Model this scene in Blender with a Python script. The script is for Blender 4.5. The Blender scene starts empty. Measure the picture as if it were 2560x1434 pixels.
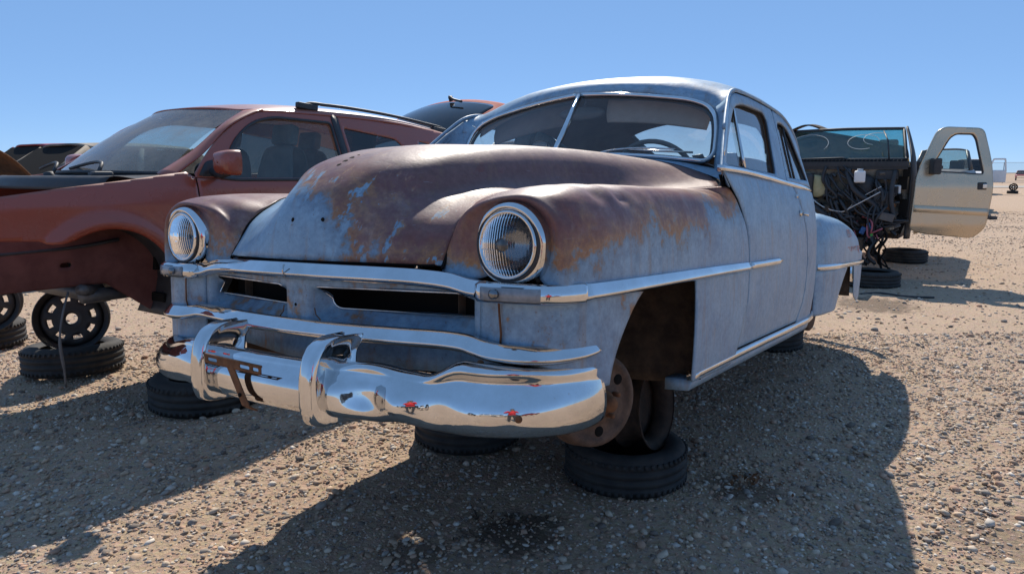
import bpy, bmesh, math, random
import numpy as np
from mathutils import Vector, Matrix, Euler
random.seed(7); RNG = np.random.default_rng(7)
scene = bpy.context.scene
COL = scene.collection
R = math.radians

# ------------------------------------------------------------------ camera, sky, sun, exposure
CAM_H = 1.40
cd = bpy.data.cameras.new('camera'); cam = bpy.data.objects.new('camera', cd); COL.objects.link(cam)
cam.location = (0, 0, CAM_H)
cam.rotation_euler = (math.pi/2 - math.atan(287/1800), 0, 0)
cd.sensor_width = 36; cd.lens = 1800/2560*36; cd.clip_start = 0.05; cd.clip_end = 3000
scene.camera = cam
SUN_D = Vector((-0.06, -1.03, -1.0))            # the way the sunlight travels
SUN_DIR = (-SUN_D).normalized()
world = bpy.data.worlds.new('World'); scene.world = world; world.use_nodes = True
wn = world.node_tree.nodes; wl = world.node_tree.links; wn.clear()
sky = wn.new('ShaderNodeTexSky'); sky.sky_type = 'NISHITA'; sky.sun_disc = False
sky.sun_elevation = math.asin(SUN_DIR.z); sky.sun_rotation = math.atan2(SUN_DIR.x, SUN_DIR.y)
sky.altitude = 3500; sky.air_density = 0.75; sky.dust_density = 0.0; sky.ozone_density = 3.0
bg = wn.new('ShaderNodeBackground'); bg.inputs[1].default_value = 0.105
even = wn.new('ShaderNodeMix'); even.data_type = 'RGBA'; even.inputs[0].default_value = 0.70     # very clear desert air: nearly even blue from zenith to horizon
wl.new(sky.outputs[0], even.inputs[6]); even.inputs[7].default_value = (1.45, 2.85, 5.3, 1)
wo = wn.new('ShaderNodeOutputWorld'); wl.new(even.outputs[2], bg.inputs[0]); wl.new(bg.outputs[0], wo.inputs[0])
sd = bpy.data.lights.new('sun', 'SUN'); sd.energy = 4.2; sd.angle = R(0.53); sd.color = (1.0, 0.93, 0.83)
sun = bpy.data.objects.new('sun', sd); COL.objects.link(sun)
sun.rotation_euler = SUN_DIR.to_track_quat('Z', 'Y').to_euler(); sun.location = SUN_DIR*40
vs = scene.view_settings; vs.view_transform = 'Standard'; vs.look = 'None'; vs.gamma = 1; vs.exposure = 0.50

# ------------------------------------------------------------------ materials
def newmat(name):
    m = bpy.data.materials.new(name); m.use_nodes = True
    nt = m.node_tree; b = nt.nodes['Principled BSDF']
    return m, nt, b
def N(nt, t, **k):
    n = nt.nodes.new(t)
    for a, v in k.items(): setattr(n, a, v)
    return n
def noise(nt, scale, detail=4, rough=.55, src=None, sc3=None, coord='Object', dist=0.0):
    n = N(nt, 'ShaderNodeTexNoise'); n.inputs['Scale'].default_value = scale
    n.inputs['Detail'].default_value = detail; n.inputs['Roughness'].default_value = rough; n.inputs['Distortion'].default_value = dist
    if src is None:
        tc = N(nt, 'ShaderNodeTexCoord'); src = tc.outputs[coord]
    if sc3:
        mp = N(nt, 'ShaderNodeMapping'); mp.inputs['Scale'].default_value = sc3
        nt.links.new(src, mp.inputs[0]); src = mp.outputs[0]
    nt.links.new(src, n.inputs['Vector']); return n
def mth(nt, op, a, b=None, c=None, clamp=False):
    n = N(nt, 'ShaderNodeMath', operation=op); n.use_clamp = clamp
    for i, v in enumerate((a, b, c)):
        if v is None: continue
        if hasattr(v, 'is_linked') or hasattr(v, 'links'): nt.links.new(v, n.inputs[i])
        else: n.inputs[i].default_value = v
    return n.outputs[0]
def ramp(nt, fac, stops, interp='LINEAR'):
    r = N(nt, 'ShaderNodeValToRGB'); cr_ = r.color_ramp; cr_.interpolation = interp
    while len(cr_.elements) < len(stops): cr_.elements.new(.5)
    for e, (p, c) in zip(cr_.elements, stops):
        e.position = p; e.color = (*c, 1) if len(c) == 3 else c
    nt.links.new(fac, r.inputs[0]); return r.outputs[0]
def mixc(nt, fac, a, b, blend='MIX'):
    n = N(nt, 'ShaderNodeMix', data_type='RGBA', blend_type=blend)
    for i, v in ((0, fac), (6, a), (7, b)):
        if isinstance(v, (int, float)): n.inputs[i].default_value = v
        elif isinstance(v, tuple): n.inputs[i].default_value = (*v, 1)
        else: nt.links.new(v, n.inputs[i])
    return n.outputs[2]
def bump(nt, b, h, strength=.3, dist=.01, prev=None):
    n = N(nt, 'ShaderNodeBump'); n.inputs['Strength'].default_value = strength; n.inputs['Distance'].default_value = dist
    nt.links.new(h, n.inputs['Height'])
    if prev is not None: nt.links.new(prev, n.inputs['Normal'])
    nt.links.new(n.outputs[0], b.inputs['Normal']); return n.outputs[0]
def mat(name, c1, c2=None, scale=6, rough=.5, r2=None, metal=0, bmp=0, bscale=60, spec=.5, coat=0, bdist=.004, coord='Object', lo=.35, hi=.65):
    m, nt, b = newmat(name)
    b.inputs['Metallic'].default_value = metal; b.inputs['Roughness'].default_value = rough
    b.inputs['Specular IOR Level'].default_value = spec; b.inputs['Coat Weight'].default_value = coat; b.inputs['Coat Roughness'].default_value = .06
    if c2 is None: b.inputs['Base Color'].default_value = (*c1, 1)
    else:
        n = noise(nt, scale, 6, .65, coord=coord)
        nt.links.new(ramp(nt, n.outputs[0], [(lo, c1), (hi, c2)]), b.inputs['Base Color'])
        if r2 is not None:
            mr = N(nt, 'ShaderNodeMapRange'); mr.inputs[1].default_value = lo; mr.inputs[2].default_value = hi
            mr.inputs[3].default_value = rough; mr.inputs[4].default_value = r2
            nt.links.new(n.outputs[0], mr.inputs[0]); nt.links.new(mr.outputs[0], b.inputs['Roughness'])
    if bmp:
        n2 = noise(nt, bscale, 4, .6, coord=coord); bump(nt, b, n2.outputs[0], bmp, bdist)
    return m
def glassmat(name, tint=(.9, .95, .95), dust=.08, dustcol=(.45, .42, .38), rough=.0, dscale=8):
    m, nt, b = newmat(name); nt.nodes.remove(b)
    out = nt.nodes['Material Output']
    tr = N(nt, 'ShaderNodeBsdfTransparent'); tr.inputs[0].default_value = (*tint, 1)
    gl = N(nt, 'ShaderNodeBsdfGlossy'); gl.inputs['Roughness'].default_value = rough; gl.inputs[0].default_value = (1, 1, 1, 1)
    lw = N(nt, 'ShaderNodeLayerWeight'); lw.inputs[0].default_value = .5
    fac = mth(nt, 'ADD', mth(nt, 'MULTIPLY', mth(nt, 'POWER', lw.outputs['Facing'], 4.0), .85), .05, clamp=True)
    m1 = N(nt, 'ShaderNodeMixShader'); nt.links.new(fac, m1.inputs[0]); nt.links.new(tr.outputs[0], m1.inputs[1]); nt.links.new(gl.outputs[0], m1.inputs[2])
    df = N(nt, 'ShaderNodeBsdfDiffuse'); df.inputs[0].default_value = (*dustcol, 1)
    tl = N(nt, 'ShaderNodeBsdfTranslucent'); tl.inputs[0].default_value = (*dustcol, 1)
    md = N(nt, 'ShaderNodeMixShader'); md.inputs[0].default_value = .5; nt.links.new(df.outputs[0], md.inputs[1]); nt.links.new(tl.outputs[0], md.inputs[2])
    nz = noise(nt, dscale, 8, .7); f2 = mth(nt, 'MULTIPLY', mth(nt, 'POWER', nz.outputs[0], 1.5), dust*2.8, clamp=True)
    m2 = N(nt, 'ShaderNodeMixShader'); nt.links.new(f2, m2.inputs[0]); nt.links.new(m1.outputs[0], m2.inputs[1]); nt.links.new(md.outputs[0], m2.inputs[2])
    nt.links.new(m2.outputs[0], out.inputs[0]); return m

BLUE = (.235, .355, .455); BLUE2 = (.10, .20, .335); MAROON = (.170, .057, .040); BROWN = (.22, .095, .05); ORANGE = (.34, .155, .05)
def paint(name, build):
    """weathered pale blue over maroon primer and rust; build(nt, x, y, z, n1, n2) gives the wear value (0 paint .. 1 bare)"""
    m, nt, b = newmat(name)
    tc = N(nt, 'ShaderNodeTexCoord'); sp = N(nt, 'ShaderNodeSeparateXYZ'); nt.links.new(tc.outputs['Object'], sp.inputs[0])
    n1 = noise(nt, 3.2, 7, .62).outputs[0]; n2 = noise(nt, 11, 7, .68).outputs[0]
    st = noise(nt, 9, 5, .6, sc3=(3.0, .45, 1.6)).outputs[0]; vt = noise(nt, 14, 4, .6, sc3=(2.4, 2.4, .22)).outputs[0]
    v = build(nt, sp.outputs[0], sp.outputs[1], sp.outputs[2], n1, n2, st, vt)
    v = mth(nt, 'ADD', v, mth(nt, 'MULTIPLY', mth(nt, 'SUBTRACT', noise(nt, 38, 6, .72).outputs[0], .5), .42), clamp=True)
    wearc = ramp(nt, v, [(.18, BLUE), (.36, (.17, .26, .34)), (.42, (.19, .19, .19)), (.48, ORANGE), (.57, BROWN), (.70, MAROON), (.92, (.165, .085, .075))])
    # faded and darker cloudy patches, grain, pits, run-off stains
    fade = ramp(nt, noise(nt, 2.3, 6, .65).outputs[0], [(.40, (0, 0, 0)), (.64, (1, 1, 1))])
    c = mixc(nt, mth(nt, 'MULTIPLY', fade, .45), wearc, mixc(nt, v, BLUE2, (.125, .050, .045)))
    pale = ramp(nt, noise(nt, 5.5, 7, .7, dist=.6).outputs[0], [(.52, (0, 0, 0)), (.74, (1, 1, 1))])
    c = mixc(nt, mth(nt, 'MULTIPLY', pale, .40), c, mixc(nt, v, (.36, .47, .545), (.26, .135, .095)))
    grain = ramp(nt, noise(nt, 42, 6, .75).outputs[0], [(.34, (.30, .30, .30)), (.66, (.70, .70, .70))])
    c = mixc(nt, .55, c, grain, 'SOFT_LIGHT')
    scr = ramp(nt, noise(nt, 30, 3, .7, sc3=(.5, .35, 5.0), dist=1.2).outputs[0], [(.66, (0, 0, 0)), (.70, (1, 1, 1))])
    c = mixc(nt, mth(nt, 'MULTIPLY', scr, .25), c, (.34, .40, .44))
    pits = ramp(nt, noise(nt, 95, 3, .7).outputs[0], [(.62, (0, 0, 0)), (.70, (1, 1, 1))])
    stain = ramp(nt, vt, [(.54, (0, 0, 0)), (.74, (1, 1, 1))])
    c = mixc(nt, mth(nt, 'MULTIPLY', pits, .60), c, (.12, .07, .045))
    c = mixc(nt, mth(nt, 'MULTIPLY', stain, .40), c, (.27, .165, .075))
    nt.links.new(c, b.inputs['Base Color'])
    rr = ramp(nt, n2, [(.3, (.38,)*3), (.7, (.56,)*3)]); nt.links.new(rr, b.inputs['Roughness'])
    b.inputs['Specular IOR Level'].default_value = .42; b.inputs['Coat Weight'].default_value = .10; b.inputs['Coat Roughness'].default_value = .28
    fine = noise(nt, 140, 3, .6).outputs[0]; p = bump(nt, b, fine, .12, .002)
    p = bump(nt, b, noise(nt, 9, 4, .55).outputs[0], .35, .007, p); bump(nt, b, noise(nt, 2.6, 2, .5).outputs[0], .2, .012, p)
    return m
def _hood(nt, x, y, z, n1, n2, st, vt):
    a = mth(nt, 'MULTIPLY', mth(nt, 'SUBTRACT', z, .90), 2.2)
    a = mth(nt, 'ADD', a, mth(nt, 'MULTIPLY', mth(nt, 'SUBTRACT', x, .12), .9))
    a = mth(nt, 'ADD', a, mth(nt, 'MULTIPLY', mth(nt, 'MINIMUM', y, .5), .7))
    a = mth(nt, 'ADD', a, mth(nt, 'MULTIPLY', mth(nt, 'SUBTRACT', n1, .5), 1.5))
    a = mth(nt, 'ADD', a, mth(nt, 'MULTIPLY', mth(nt, 'SUBTRACT', n2, .5), .55))
    s = ramp(nt, st, [(.55, (0, 0, 0)), (.64, (1, 1, 1))])
    a = mth(nt, 'SUBTRACT', a, mth(nt, 'MULTIPLY', s, .38))
    lip = mth(nt, 'MULTIPLY', mth(nt, 'SUBTRACT', .772, z), 28.0, clamp=True); a = mth(nt, 'ADD', a, mth(nt, 'MULTIPLY', lip, mth(nt, 'MULTIPLY', n2, .75)))
    return mth(nt, 'ADD', a, .43, clamp=True)
def _fender(nt, x, y, z, n1, n2, st, vt):
    a = mth(nt, 'MULTIPLY', mth(nt, 'SUBTRACT', mth(nt, 'SUBTRACT', z, .79), mth(nt, 'MULTIPLY', y, .10)), 2.4)
    a = mth(nt, 'ADD', a, mth(nt, 'MULTIPLY', mth(nt, 'SUBTRACT', n1, .5), 1.25))
    a = mth(nt, 'ADD', a, mth(nt, 'MULTIPLY', mth(nt, 'SUBTRACT', n2, .5), .45))
    return mth(nt, 'ADD', a, .50, clamp=True)
def _low(nt, x, y, z, n1, n2, st, vt):
    a = mth(nt, 'MULTIPLY', mth(nt, 'SUBTRACT', n1, .5), 1.0)
    a = mth(nt, 'ADD', a, mth(nt, 'MULTIPLY', mth(nt, 'SUBTRACT', n2, .5), .9))
    return mth(nt, 'MINIMUM', mth(nt, 'ADD', a, .31, clamp=True), .56)
def _body(nt, x, y, z, n1, n2, st, vt):
    a = mth(nt, 'MULTIPLY', mth(nt, 'SUBTRACT', n1, .5), .8)
    a = mth(nt, 'ADD', a, mth(nt, 'MULTIPLY', mth(nt, 'SUBTRACT', n2, .5), .35))
    return mth(nt, 'MINIMUM', mth(nt, 'ADD', a, .12, clamp=True), .50)
M = {}
M['hood'] = paint('worn_hood_paint', _hood); M['fender'] = paint('worn_fender_paint', _fender)
M['low'] = paint('worn_front_paint', _low); M['body'] = paint('worn_blue_paint', _body)
def _chrome():
    m, nt, b = newmat('weathered_chrome')
    n = noise(nt, 7, 6, .65).outputs[0]; pit = ramp(nt, noise(nt, 150, 4, .75).outputs[0], [(.655, (0, 0, 0)), (.70, (1, 1, 1))]); blotch = ramp(nt, noise(nt, 5, 5, .7).outputs[0], [(.42, (0, 0, 0)), (.66, (1, 1, 1))])
    rust = mth(nt, 'MULTIPLY', pit, blotch)
    haze = ramp(nt, n, [(.42, (.025,)*3), (.75, (.11,)*3)])
    nt.links.new(mixc(nt, rust, ramp(nt, n, [(.35, (.70, .70, .705)), (.7, (.56, .555, .545))]), (.16, .085, .045)), b.inputs['Base Color'])
    nt.links.new(mixc(nt, rust, haze, (.75, .75, .75)), b.inputs['Roughness']); nt.links.new(mth(nt, 'SUBTRACT', 1.0, mth(nt, 'MULTIPLY', rust, .8)), b.inputs['Metallic'])
    bump(nt, b, noise(nt, 16, 3, .5).outputs[0], .10, .003)
    return m
M['chrome'] = _chrome()
M['old_chrome'] = mat('pitted_chrome', (.74, .73, .71), (.50, .46, .41), 22, .10, .28, 1, .12, 40)
M['reflector'] = mat('reflector', (.20, .205, .215), rough=.18, metal=1)
M['redmatte'] = mat('chalky_red_paint', (.26, .02, .02), (.32, .04, .03), 5, .7, .8, spec=.15)
M['rubber'] = mat('rubber', (.020, .020, .020), (.058, .053, .048), 7, .7, .9, bmp=.4, bscale=40, spec=.3)
M['black'] = mat('black_plastic', (.018, .018, .02), (.04, .04, .042), 12, .5, .65, bmp=.1)
M['void'] = mat('dark_cavity', (.012, .011, .010), rough=.9, spec=.1)  # near-black; stands in for shade in holes, gaps and empty openings
M['grime'] = mat('grimy_steel', (.045, .032, .024), (.11, .075, .05), 14, .8, .95, bmp=.7, bscale=35, spec=.2, bdist=.01)
M['rust'] = mat('rusty_steel', (.10, .045, .022), (.22, .10, .045), 22, .75, .9, bmp=.5, bscale=60, spec=.25)
M['drum'] = mat('rusty_brake_drum', (.07, .045, .032), (.17, .105, .07), 18, .75, .9, bmp=.6, bscale=45, spec=.3)
M['steel'] = mat('dirty_steel', (.08, .08, .085), (.16, .15, .14), 12, .45, .65, metal=.6, bmp=.3)
M['rimblack'] = mat('black_steel_wheel', (.012, .012, .013), (.03, .028, .026), 14, .4, .6, bmp=.2)
M['dashgrey'] = mat('dashboard_paint', (.13, .11, .10), (.17, .15, .13), 8, .5)
M['liner'] = mat('headliner_cloth', (.22, .155, .12), (.28, .20, .155), 9, .95, bmp=.3, bscale=150, spec=.1)
M['visor'] = mat('visor_cloth', (.48, .38, .30), (.55, .44, .35), 12, .9, bmp=.2, spec=.1)
M['seatcloth'] = mat('seat_cloth', (.11, .095, .08), (.17, .14, .115), 12, .95, bmp=.4, bscale=90, spec=.1)
M['glass'] = glassmat('dusty_window_glass', (.86, .9, .9), .10)
M['ws_glass'] = glassmat('old_windshield_glass', (.84, .86, .86), .10)
M['suv_glass'] = glassmat('dusty_clear_glass', (.62, .74, .74), .16)
M['dust_glass'] = glassmat('dust_covered_glass', (.62, .76, .80), .42, (.50, .47, .43), dscale=5)
M['tint_glass'] = glassmat('dark_tinted_glass', (.05, .06, .07), .06)
M['green_glass'] = glassmat('green_tinted_glass', (.42, .72, .74), .10)
M['lens'] = None
def _lens():
    m, nt, b = newmat('fluted_lens_glass')
    b.inputs['Base Color'].default_value = (.93, .96, .98, 1); b.inputs['Roughness'].default_value = .03; b.inputs['Transmission Weight'].default_value = 1.0; b.inputs['IOR'].default_value = 1.3
    return m
M['lens'] = _lens()
M['lamp_lens'] = mat('ribbed_lamp_lens', (.20, .21, .22), (.30, .31, .32), 30, .08, .15, bmp=.1)
def _red():
    m, nt, b = newmat('dusty_dark_red_paint')
    n = noise(nt, 4, 8, .7).outputs[0]; g = N(nt, 'ShaderNodeNewGeometry'); s = N(nt, 'ShaderNodeSeparateXYZ'); nt.links.new(g.outputs['Normal'], s.inputs[0])
    up = mth(nt, 'POWER', mth(nt, 'MAXIMUM', s.outputs[2], 0), 2.0)
    d = mth(nt, 'MULTIPLY', mth(nt, 'ADD', mth(nt, 'MULTIPLY', up, .50), .12), mth(nt, 'ADD', n, .35), clamp=True)
    c = mixc(nt, d, (.30, .048, .022), (.33, .17, .115)); nt.links.new(c, b.inputs['Base Color'])
    rr = mth(nt, 'ADD', mth(nt, 'MULTIPLY', d, .5), .22, clamp=True); nt.links.new(rr, b.inputs['Roughness'])
    b.inputs['Coat Weight'].default_value = .5; b.inputs['Coat Roughness'].default_value = .12
    return m
M['red'] = _red()
M['redliner'] = mat('dull_red_inner_panel', (.10, .03, .025), (.16, .06, .05), 8, .75, .9, bmp=.3)
M['tan'] = mat('champagne_paint', (.56, .45, .31), (.60, .49, .35), 3, .22, .34, metal=.6, coat=.3)
M['rimrust'] = mat('rusty_dark_rim', (.028, .022, .018), (.075, .05, .036), 16, .75, .9, bmp=.4, spec=.25)
M['oldcream'] = mat('scorched_cream_paint', (.10, .075, .055), (.32, .27, .21), 3, .7, .85, bmp=.3)
M['white'] = mat('white_paint', (.66, .66, .65), (.74, .74, .73), 6, .4, .5)
M['dkgreen'] = mat('dark_green_paint', (.03, .04, .042), (.06, .065, .065), 6, .35, .5)
M['cream'] = mat('cream_metal', (.05, .04, .03), (.36, .31, .24), 7, .7, .85, bmp=.3)
M['yellowfoam'] = mat('yellowed_pad', (.38, .33, .16), (.46, .41, .24), 12, .8, bmp=.3)
M['plug_blue'] = mat('blue_connector', (.03, .12, .30), rough=.4); M['plug_green'] = mat('green_connector', (.06, .42, .08), rough=.4)
M['wire_pink'] = mat('pink_wire', (.40, .10, .12), rough=.5)
M['wire_white'] = mat('pale_wire', (.55, .53, .50), rough=.5)
M['redpaint2'] = mat('bright_red_paint', (.25, .015, .02), (.33, .03, .03), 5, .35, .5)
M['marker'] = mat('faded_red_marker', (.42, .13, .10), (.36, .24, .22), 40, .6)
M['grey_galv'] = mat('galvanised_steel', (.30, .30, .29), (.38, .38, .37), 5, .5, metal=.3)
M['amber'] = mat('dark_lamp_body', (.05, .05, .05), rough=.4)
# ------------------------------------------------------------------ mesh helpers
def A(p): return np.asarray(p, float)
def hermite(P, t, u):
    P = A(P); t = A(t); u = A(u); n = len(P)
    if n == 2: return P[0] + (P[1]-P[0])*((u-t[0])/(t[1]-t[0]))[:, None]
    d = (P[1:]-P[:-1])/(t[1:]-t[:-1])[:, None]; m = np.empty_like(P)
    h = t[1:]-t[:-1]
    m[1:-1] = (d[:-1]*h[1:, None] + d[1:]*h[:-1, None])/(h[1:]+h[:-1])[:, None]
    m[0] = 1.5*d[0]-.5*m[1]; m[-1] = 1.5*d[-1]-.5*m[-2]
    i = np.clip(np.searchsorted(t, u, side='right')-1, 0, n-2); hh = h[i]; s = ((u-t[i])/hh)[:, None]
    return ((2*s**3-3*s**2+1)*P[i] + (s**3-2*s**2+s)*hh[:, None]*m[i] + (-2*s**3+3*s**2)*P[i+1] + (s**3-s**2)*hh[:, None]*m[i+1])
def chord(P, e=.5):
    P = A(P); d = np.maximum(np.linalg.norm(P[1:]-P[:-1], axis=1), 1e-6)**e
    return np.concatenate([[0], np.cumsum(d)])
def cr(P, n, e=.75):
    t = chord(P, e); return hermite(P, t, np.linspace(0, t[-1], n))
def loft(rows, nu, nv):
    G = np.stack([cr(r, nv) for r in rows])
    t = np.mean([chord(G[:, j], .75) for j in range(nv)], axis=0); u = np.linspace(0, t[-1], nu)
    return np.stack([hermite(G[:, j], t, u) for j in range(nv)], 1)
def sym(rows):
    return [[(-a, b, c) for a, b, c in reversed(r[1:])] + list(r) for r in rows]
def flipx(G):
    G = np.array(G); G[..., 0] *= -1; return G[::-1]
def grid_faces(a, b, cu=False, cv=False):
    f = []
    for i in range(a if cu else a-1):
        for j in range(b if cv else b-1):
            f.append((i*b+j, i*b+(j+1) % b, ((i+1) % a)*b+(j+1) % b, ((i+1) % a)*b+j))
    return f
def link(name, me, m, parent=None):
    o = bpy.data.objects.new(name, me); COL.objects.link(o)
    if m is not None: me.materials.append(m)
    if parent is not None: o.parent = parent
    return o
def mesh(name, V, F, m, parent=None, smooth=True, solid=0, off=0, bev=0):
    me = bpy.data.meshes.new(name); me.from_pydata([tuple(v) for v in V], [], [tuple(f) for f in F]); me.update()
    if smooth: me.polygons.foreach_set('use_smooth', [True]*len(me.polygons))
    o = link(name, me, m, parent)
    if solid:
        s = o.modifiers.new('solid', 'SOLIDIFY'); s.thickness = solid; s.offset = off
    if bev:
        s = o.modifiers.new('bevel', 'BEVEL'); s.width = bev; s.segments = 2; s.limit_method = 'ANGLE'
        w = o.modifiers.new('wn', 'WEIGHTED_NORMAL'); w.keep_sharp = True
    return o
def sheet(name, G, m, parent=None, solid=.004, drop=None, off=0):
    a, b = G.shape[:2]; F = grid_faces(a, b); V = G.reshape(-1, 3)
    if drop is not None: F = [f for f in F if not drop(V[list(f)].mean(0))]
    return mesh(name, V, F, m, parent, True, solid, off)
class MB:
    """collects pieces of ONE part"""
    def __init__(s): s.V = []; s.F = []
    def add(s, V, F):
        k = len(s.V); s.V += [tuple(map(float, v)) for v in V]; s.F += [tuple(i+k for i in f) for f in F]; return s
    def grid(s, G, cu=False, cv=False): return s.add(G.reshape(-1, 3), grid_faces(G.shape[0], G.shape[1], cu, cv))
    def box(s, c, d, rot=None):
        V = [Vector(((i & 1)-.5, ((i >> 1) & 1)-.5, ((i >> 2) & 1)-.5)) for i in range(8)]
        V = [Vector((v.x*d[0], v.y*d[1], v.z*d[2])) for v in V]
        if rot is not None: V = [Euler(rot).to_matrix() @ v for v in V]
        return s.add([v+Vector(c) for v in V], [(0, 2, 3, 1), (4, 5, 7, 6), (0, 1, 5, 4), (2, 6, 7, 3), (0, 4, 6, 2), (1, 3, 7, 5)])
    def tube(s, path, r, n=8, cap=True, closed=False):
        P = A(path); k = len(P); rr = np.broadcast_to(r, (k,)); T = np.gradient(P, axis=0)
        if closed: T = np.roll(P, -1, 0)-np.roll(P, 1, 0)
        T /= np.maximum(np.linalg.norm(T, axis=1), 1e-9)[:, None]
        u = np.cross(T[0], (0, 0, 1)); u = u if np.linalg.norm(u) > .1 else np.cross(T[0], (1, 0, 0)); u /= np.linalg.norm(u)
        G = []
        for i in range(k):
            u = u-T[i]*(u@T[i]); u /= np.linalg.norm(u); w = np.cross(T[i], u)
            a = np.arange(n)*2*math.pi/n; G.append(P[i]+rr[i]*(np.cos(a)[:, None]*u+np.sin(a)[:, None]*w))
        G = np.array(G); b0 = len(s.V); s.grid(G, closed, True)
        if cap and not closed: s.F += [tuple(b0+j for j in range(n))[::-1], tuple(b0+(k-1)*n+j for j in range(n))]
        return s
    def lathe(s, prof, n=32, mtx=None, skip=None):
        """profile of (radius, height along local z)"""
        a = np.arange(n)*2*math.pi/n
        G = np.array([[(r*math.cos(t), r*math.sin(t), h) for t in a] for r, h in prof])
        F = grid_faces(len(prof), n, False, True)
        if skip: F = [f for q, f in enumerate(F) if not skip(q//n, q % n)]
        V = G.reshape(-1, 3)
        if mtx is not None: V = [mtx @ Vector(v) for v in V]
        return s.add(V, F)
    def sweep(s, path, prof, cap=True, outw=1, scale=None):
        """profile (outward, up) along a mostly horizontal path"""
        P = A(path); T = np.gradient(P, axis=0); T[:, 2] = 0; T /= np.maximum(np.linalg.norm(T, axis=1), 1e-9)[:, None]
        nn = np.stack([T[:, 1], -T[:, 0], 0*T[:, 0]], 1)*outw; pr = A(prof); k = len(P)
        sc = np.ones(k) if scale is None else A(scale)
        G = P[:, None]+sc[:, None, None]*(pr[None, :, :1]*nn[:, None]+pr[None, :, 1:]*np.array([0, 0, 1.]))
        b0 = len(s.V); s.grid(G, False, True); n = len(pr)
        if cap: s.F += [tuple(b0+j for j in range(n))[::-1], tuple(b0+(k-1)*n+j for j in range(n))]
        return s
    def build(s, name, m, parent=None, smooth=True, solid=0, bev=0):
        return mesh(name, s.V, s.F, m, parent, smooth, solid, 0, bev)
def boxpart(name, c, d, m, parent, rot=None, bev=.004): return MB().box(c, d, rot).build(name, m, parent, False, 0, bev)
def tubepart(name, path, r, m, parent, n=8): return MB().tube(path, r, n).build(name, m, parent)
def rp(pts, r, k=5):
    """round the corners of a closed polygon"""
    P = [A(p) for p in pts]; out = []; n = len(P)
    rs = r if isinstance(r, (list, tuple)) else [r]*n
    for i in range(n):
        a, b, c = P[i-1], P[i], P[(i+1) % n]; d1 = a-b; d2 = c-b; l1, l2 = np.linalg.norm(d1), np.linalg.norm(d2)
        q = min(rs[i], .45*l1, .45*l2); p0 = b+d1/l1*q; p2 = b+d2/l2*q
        for t in np.linspace(0, 1, k): out.append((1-t)**2*p0+2*t*(1-t)*b+t*t*p2)
    return np.array(out)
def sdf(poly, Q):
    poly = A(poly); B = np.roll(poly, -1, 0); d2 = np.full(len(Q), 1e9); ins = np.zeros(len(Q), bool)
    for a, b in zip(poly, B):
        e = b-a; w = Q-a; t = np.clip((w@e)/max(e@e, 1e-12), 0, 1); d = w-t[:, None]*e; d2 = np.minimum(d2, (d*d).sum(1))
        c = ((a[1] > Q[:, 1]) != (b[1] > Q[:, 1])); 
        with np.errstate(divide='ignore', invalid='ignore'):
            xi = (b[0]-a[0])*(Q[:, 1]-a[1])/(b[1]-a[1])+a[0]
        ins ^= c & (Q[:, 0] < xi)
    return np.where(ins, -1, 1)*np.sqrt(d2)
def region(name, outline, holes, fn, m, parent=None, step=.012, solid=.006, off=0):
    """sheet with the given 2-D outline and holes laid on the surface fn(u, v) -> xyz"""
    o = A(outline); lo = o.min(0)-step; hi = o.max(0)+step
    nu = max(3, int((hi[0]-lo[0])/step)); nv = max(3, int((hi[1]-lo[1])/step))
    U, Vv = np.meshgrid(np.linspace(lo[0], hi[0], nu), np.linspace(lo[1], hi[1], nv), indexing='ij')
    Q = np.stack([U.ravel(), Vv.ravel()], 1)
    def S(q):
        s = sdf(o, q)
        for h in holes: s = np.maximum(s, -sdf(h, q))
        return s
    s0 = S(Q); F = np.array(grid_faces(nu, nv)); keep = S(Q[F].mean(1)) < 0; F = F[keep]
    used = np.zeros(len(Q), int); np.add.at(used, F.ravel(), 1)
    bd = (used > 0) & (used < 4)
    for _ in range(3):
        q = Q[bd]; s = S(q); e = 1e-4
        g = np.stack([(S(q+[e, 0])-S(q-[e, 0])), (S(q+[0, e])-S(q-[0, e]))], 1)/(2*e)
        gl = np.maximum((g*g).sum(1), .3); Q[bd] = q-np.clip(s, -step, step)[:, None]*g/gl[:, None]
    idx = np.where(used > 0)[0]; mp = -np.ones(len(Q), int); mp[idx] = np.arange(len(idx))
    V = [fn(u, v) for u, v in Q[idx]]
    return mesh(name, V, mp[F].tolist(), m, parent, True, solid, off)
def empty(name, loc=(0, 0, 0), rot=(0, 0, 0), label=None, cat=None, group=None):
    o = bpy.data.objects.new(name, None); COL.objects.link(o); o.location = loc; o.rotation_euler = rot; o.empty_display_size = .2
    return tag(o, label, cat, group)
def tag(o, label=None, cat=None, group=None, kind=None):
    if label: o['label'] = label
    if cat: o['category'] = cat
    if group: o['group'] = group
    if kind: o['kind'] = kind
    return o
def copy_tree(o, parent=None):
    c = o.copy(); COL.objects.link(c); c.parent = parent
    for ch in list(o.children): copy_tree(ch, c)
    return c
YAW = -.5984
def car_rot(pitch=0, roll=0, yaw=YAW):
    return (Matrix.Rotation(yaw, 3, 'Z') @ Matrix.Rotation(pitch, 3, 'X') @ Matrix.Rotation(roll, 3, 'Y')).to_euler()
def axis_mtx(c, d):
    """matrix that puts local z along d at point c"""
    return Matrix.Translation(c) @ Vector(d).normalized().to_track_quat('Z', 'Y').to_matrix().to_4x4()
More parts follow.
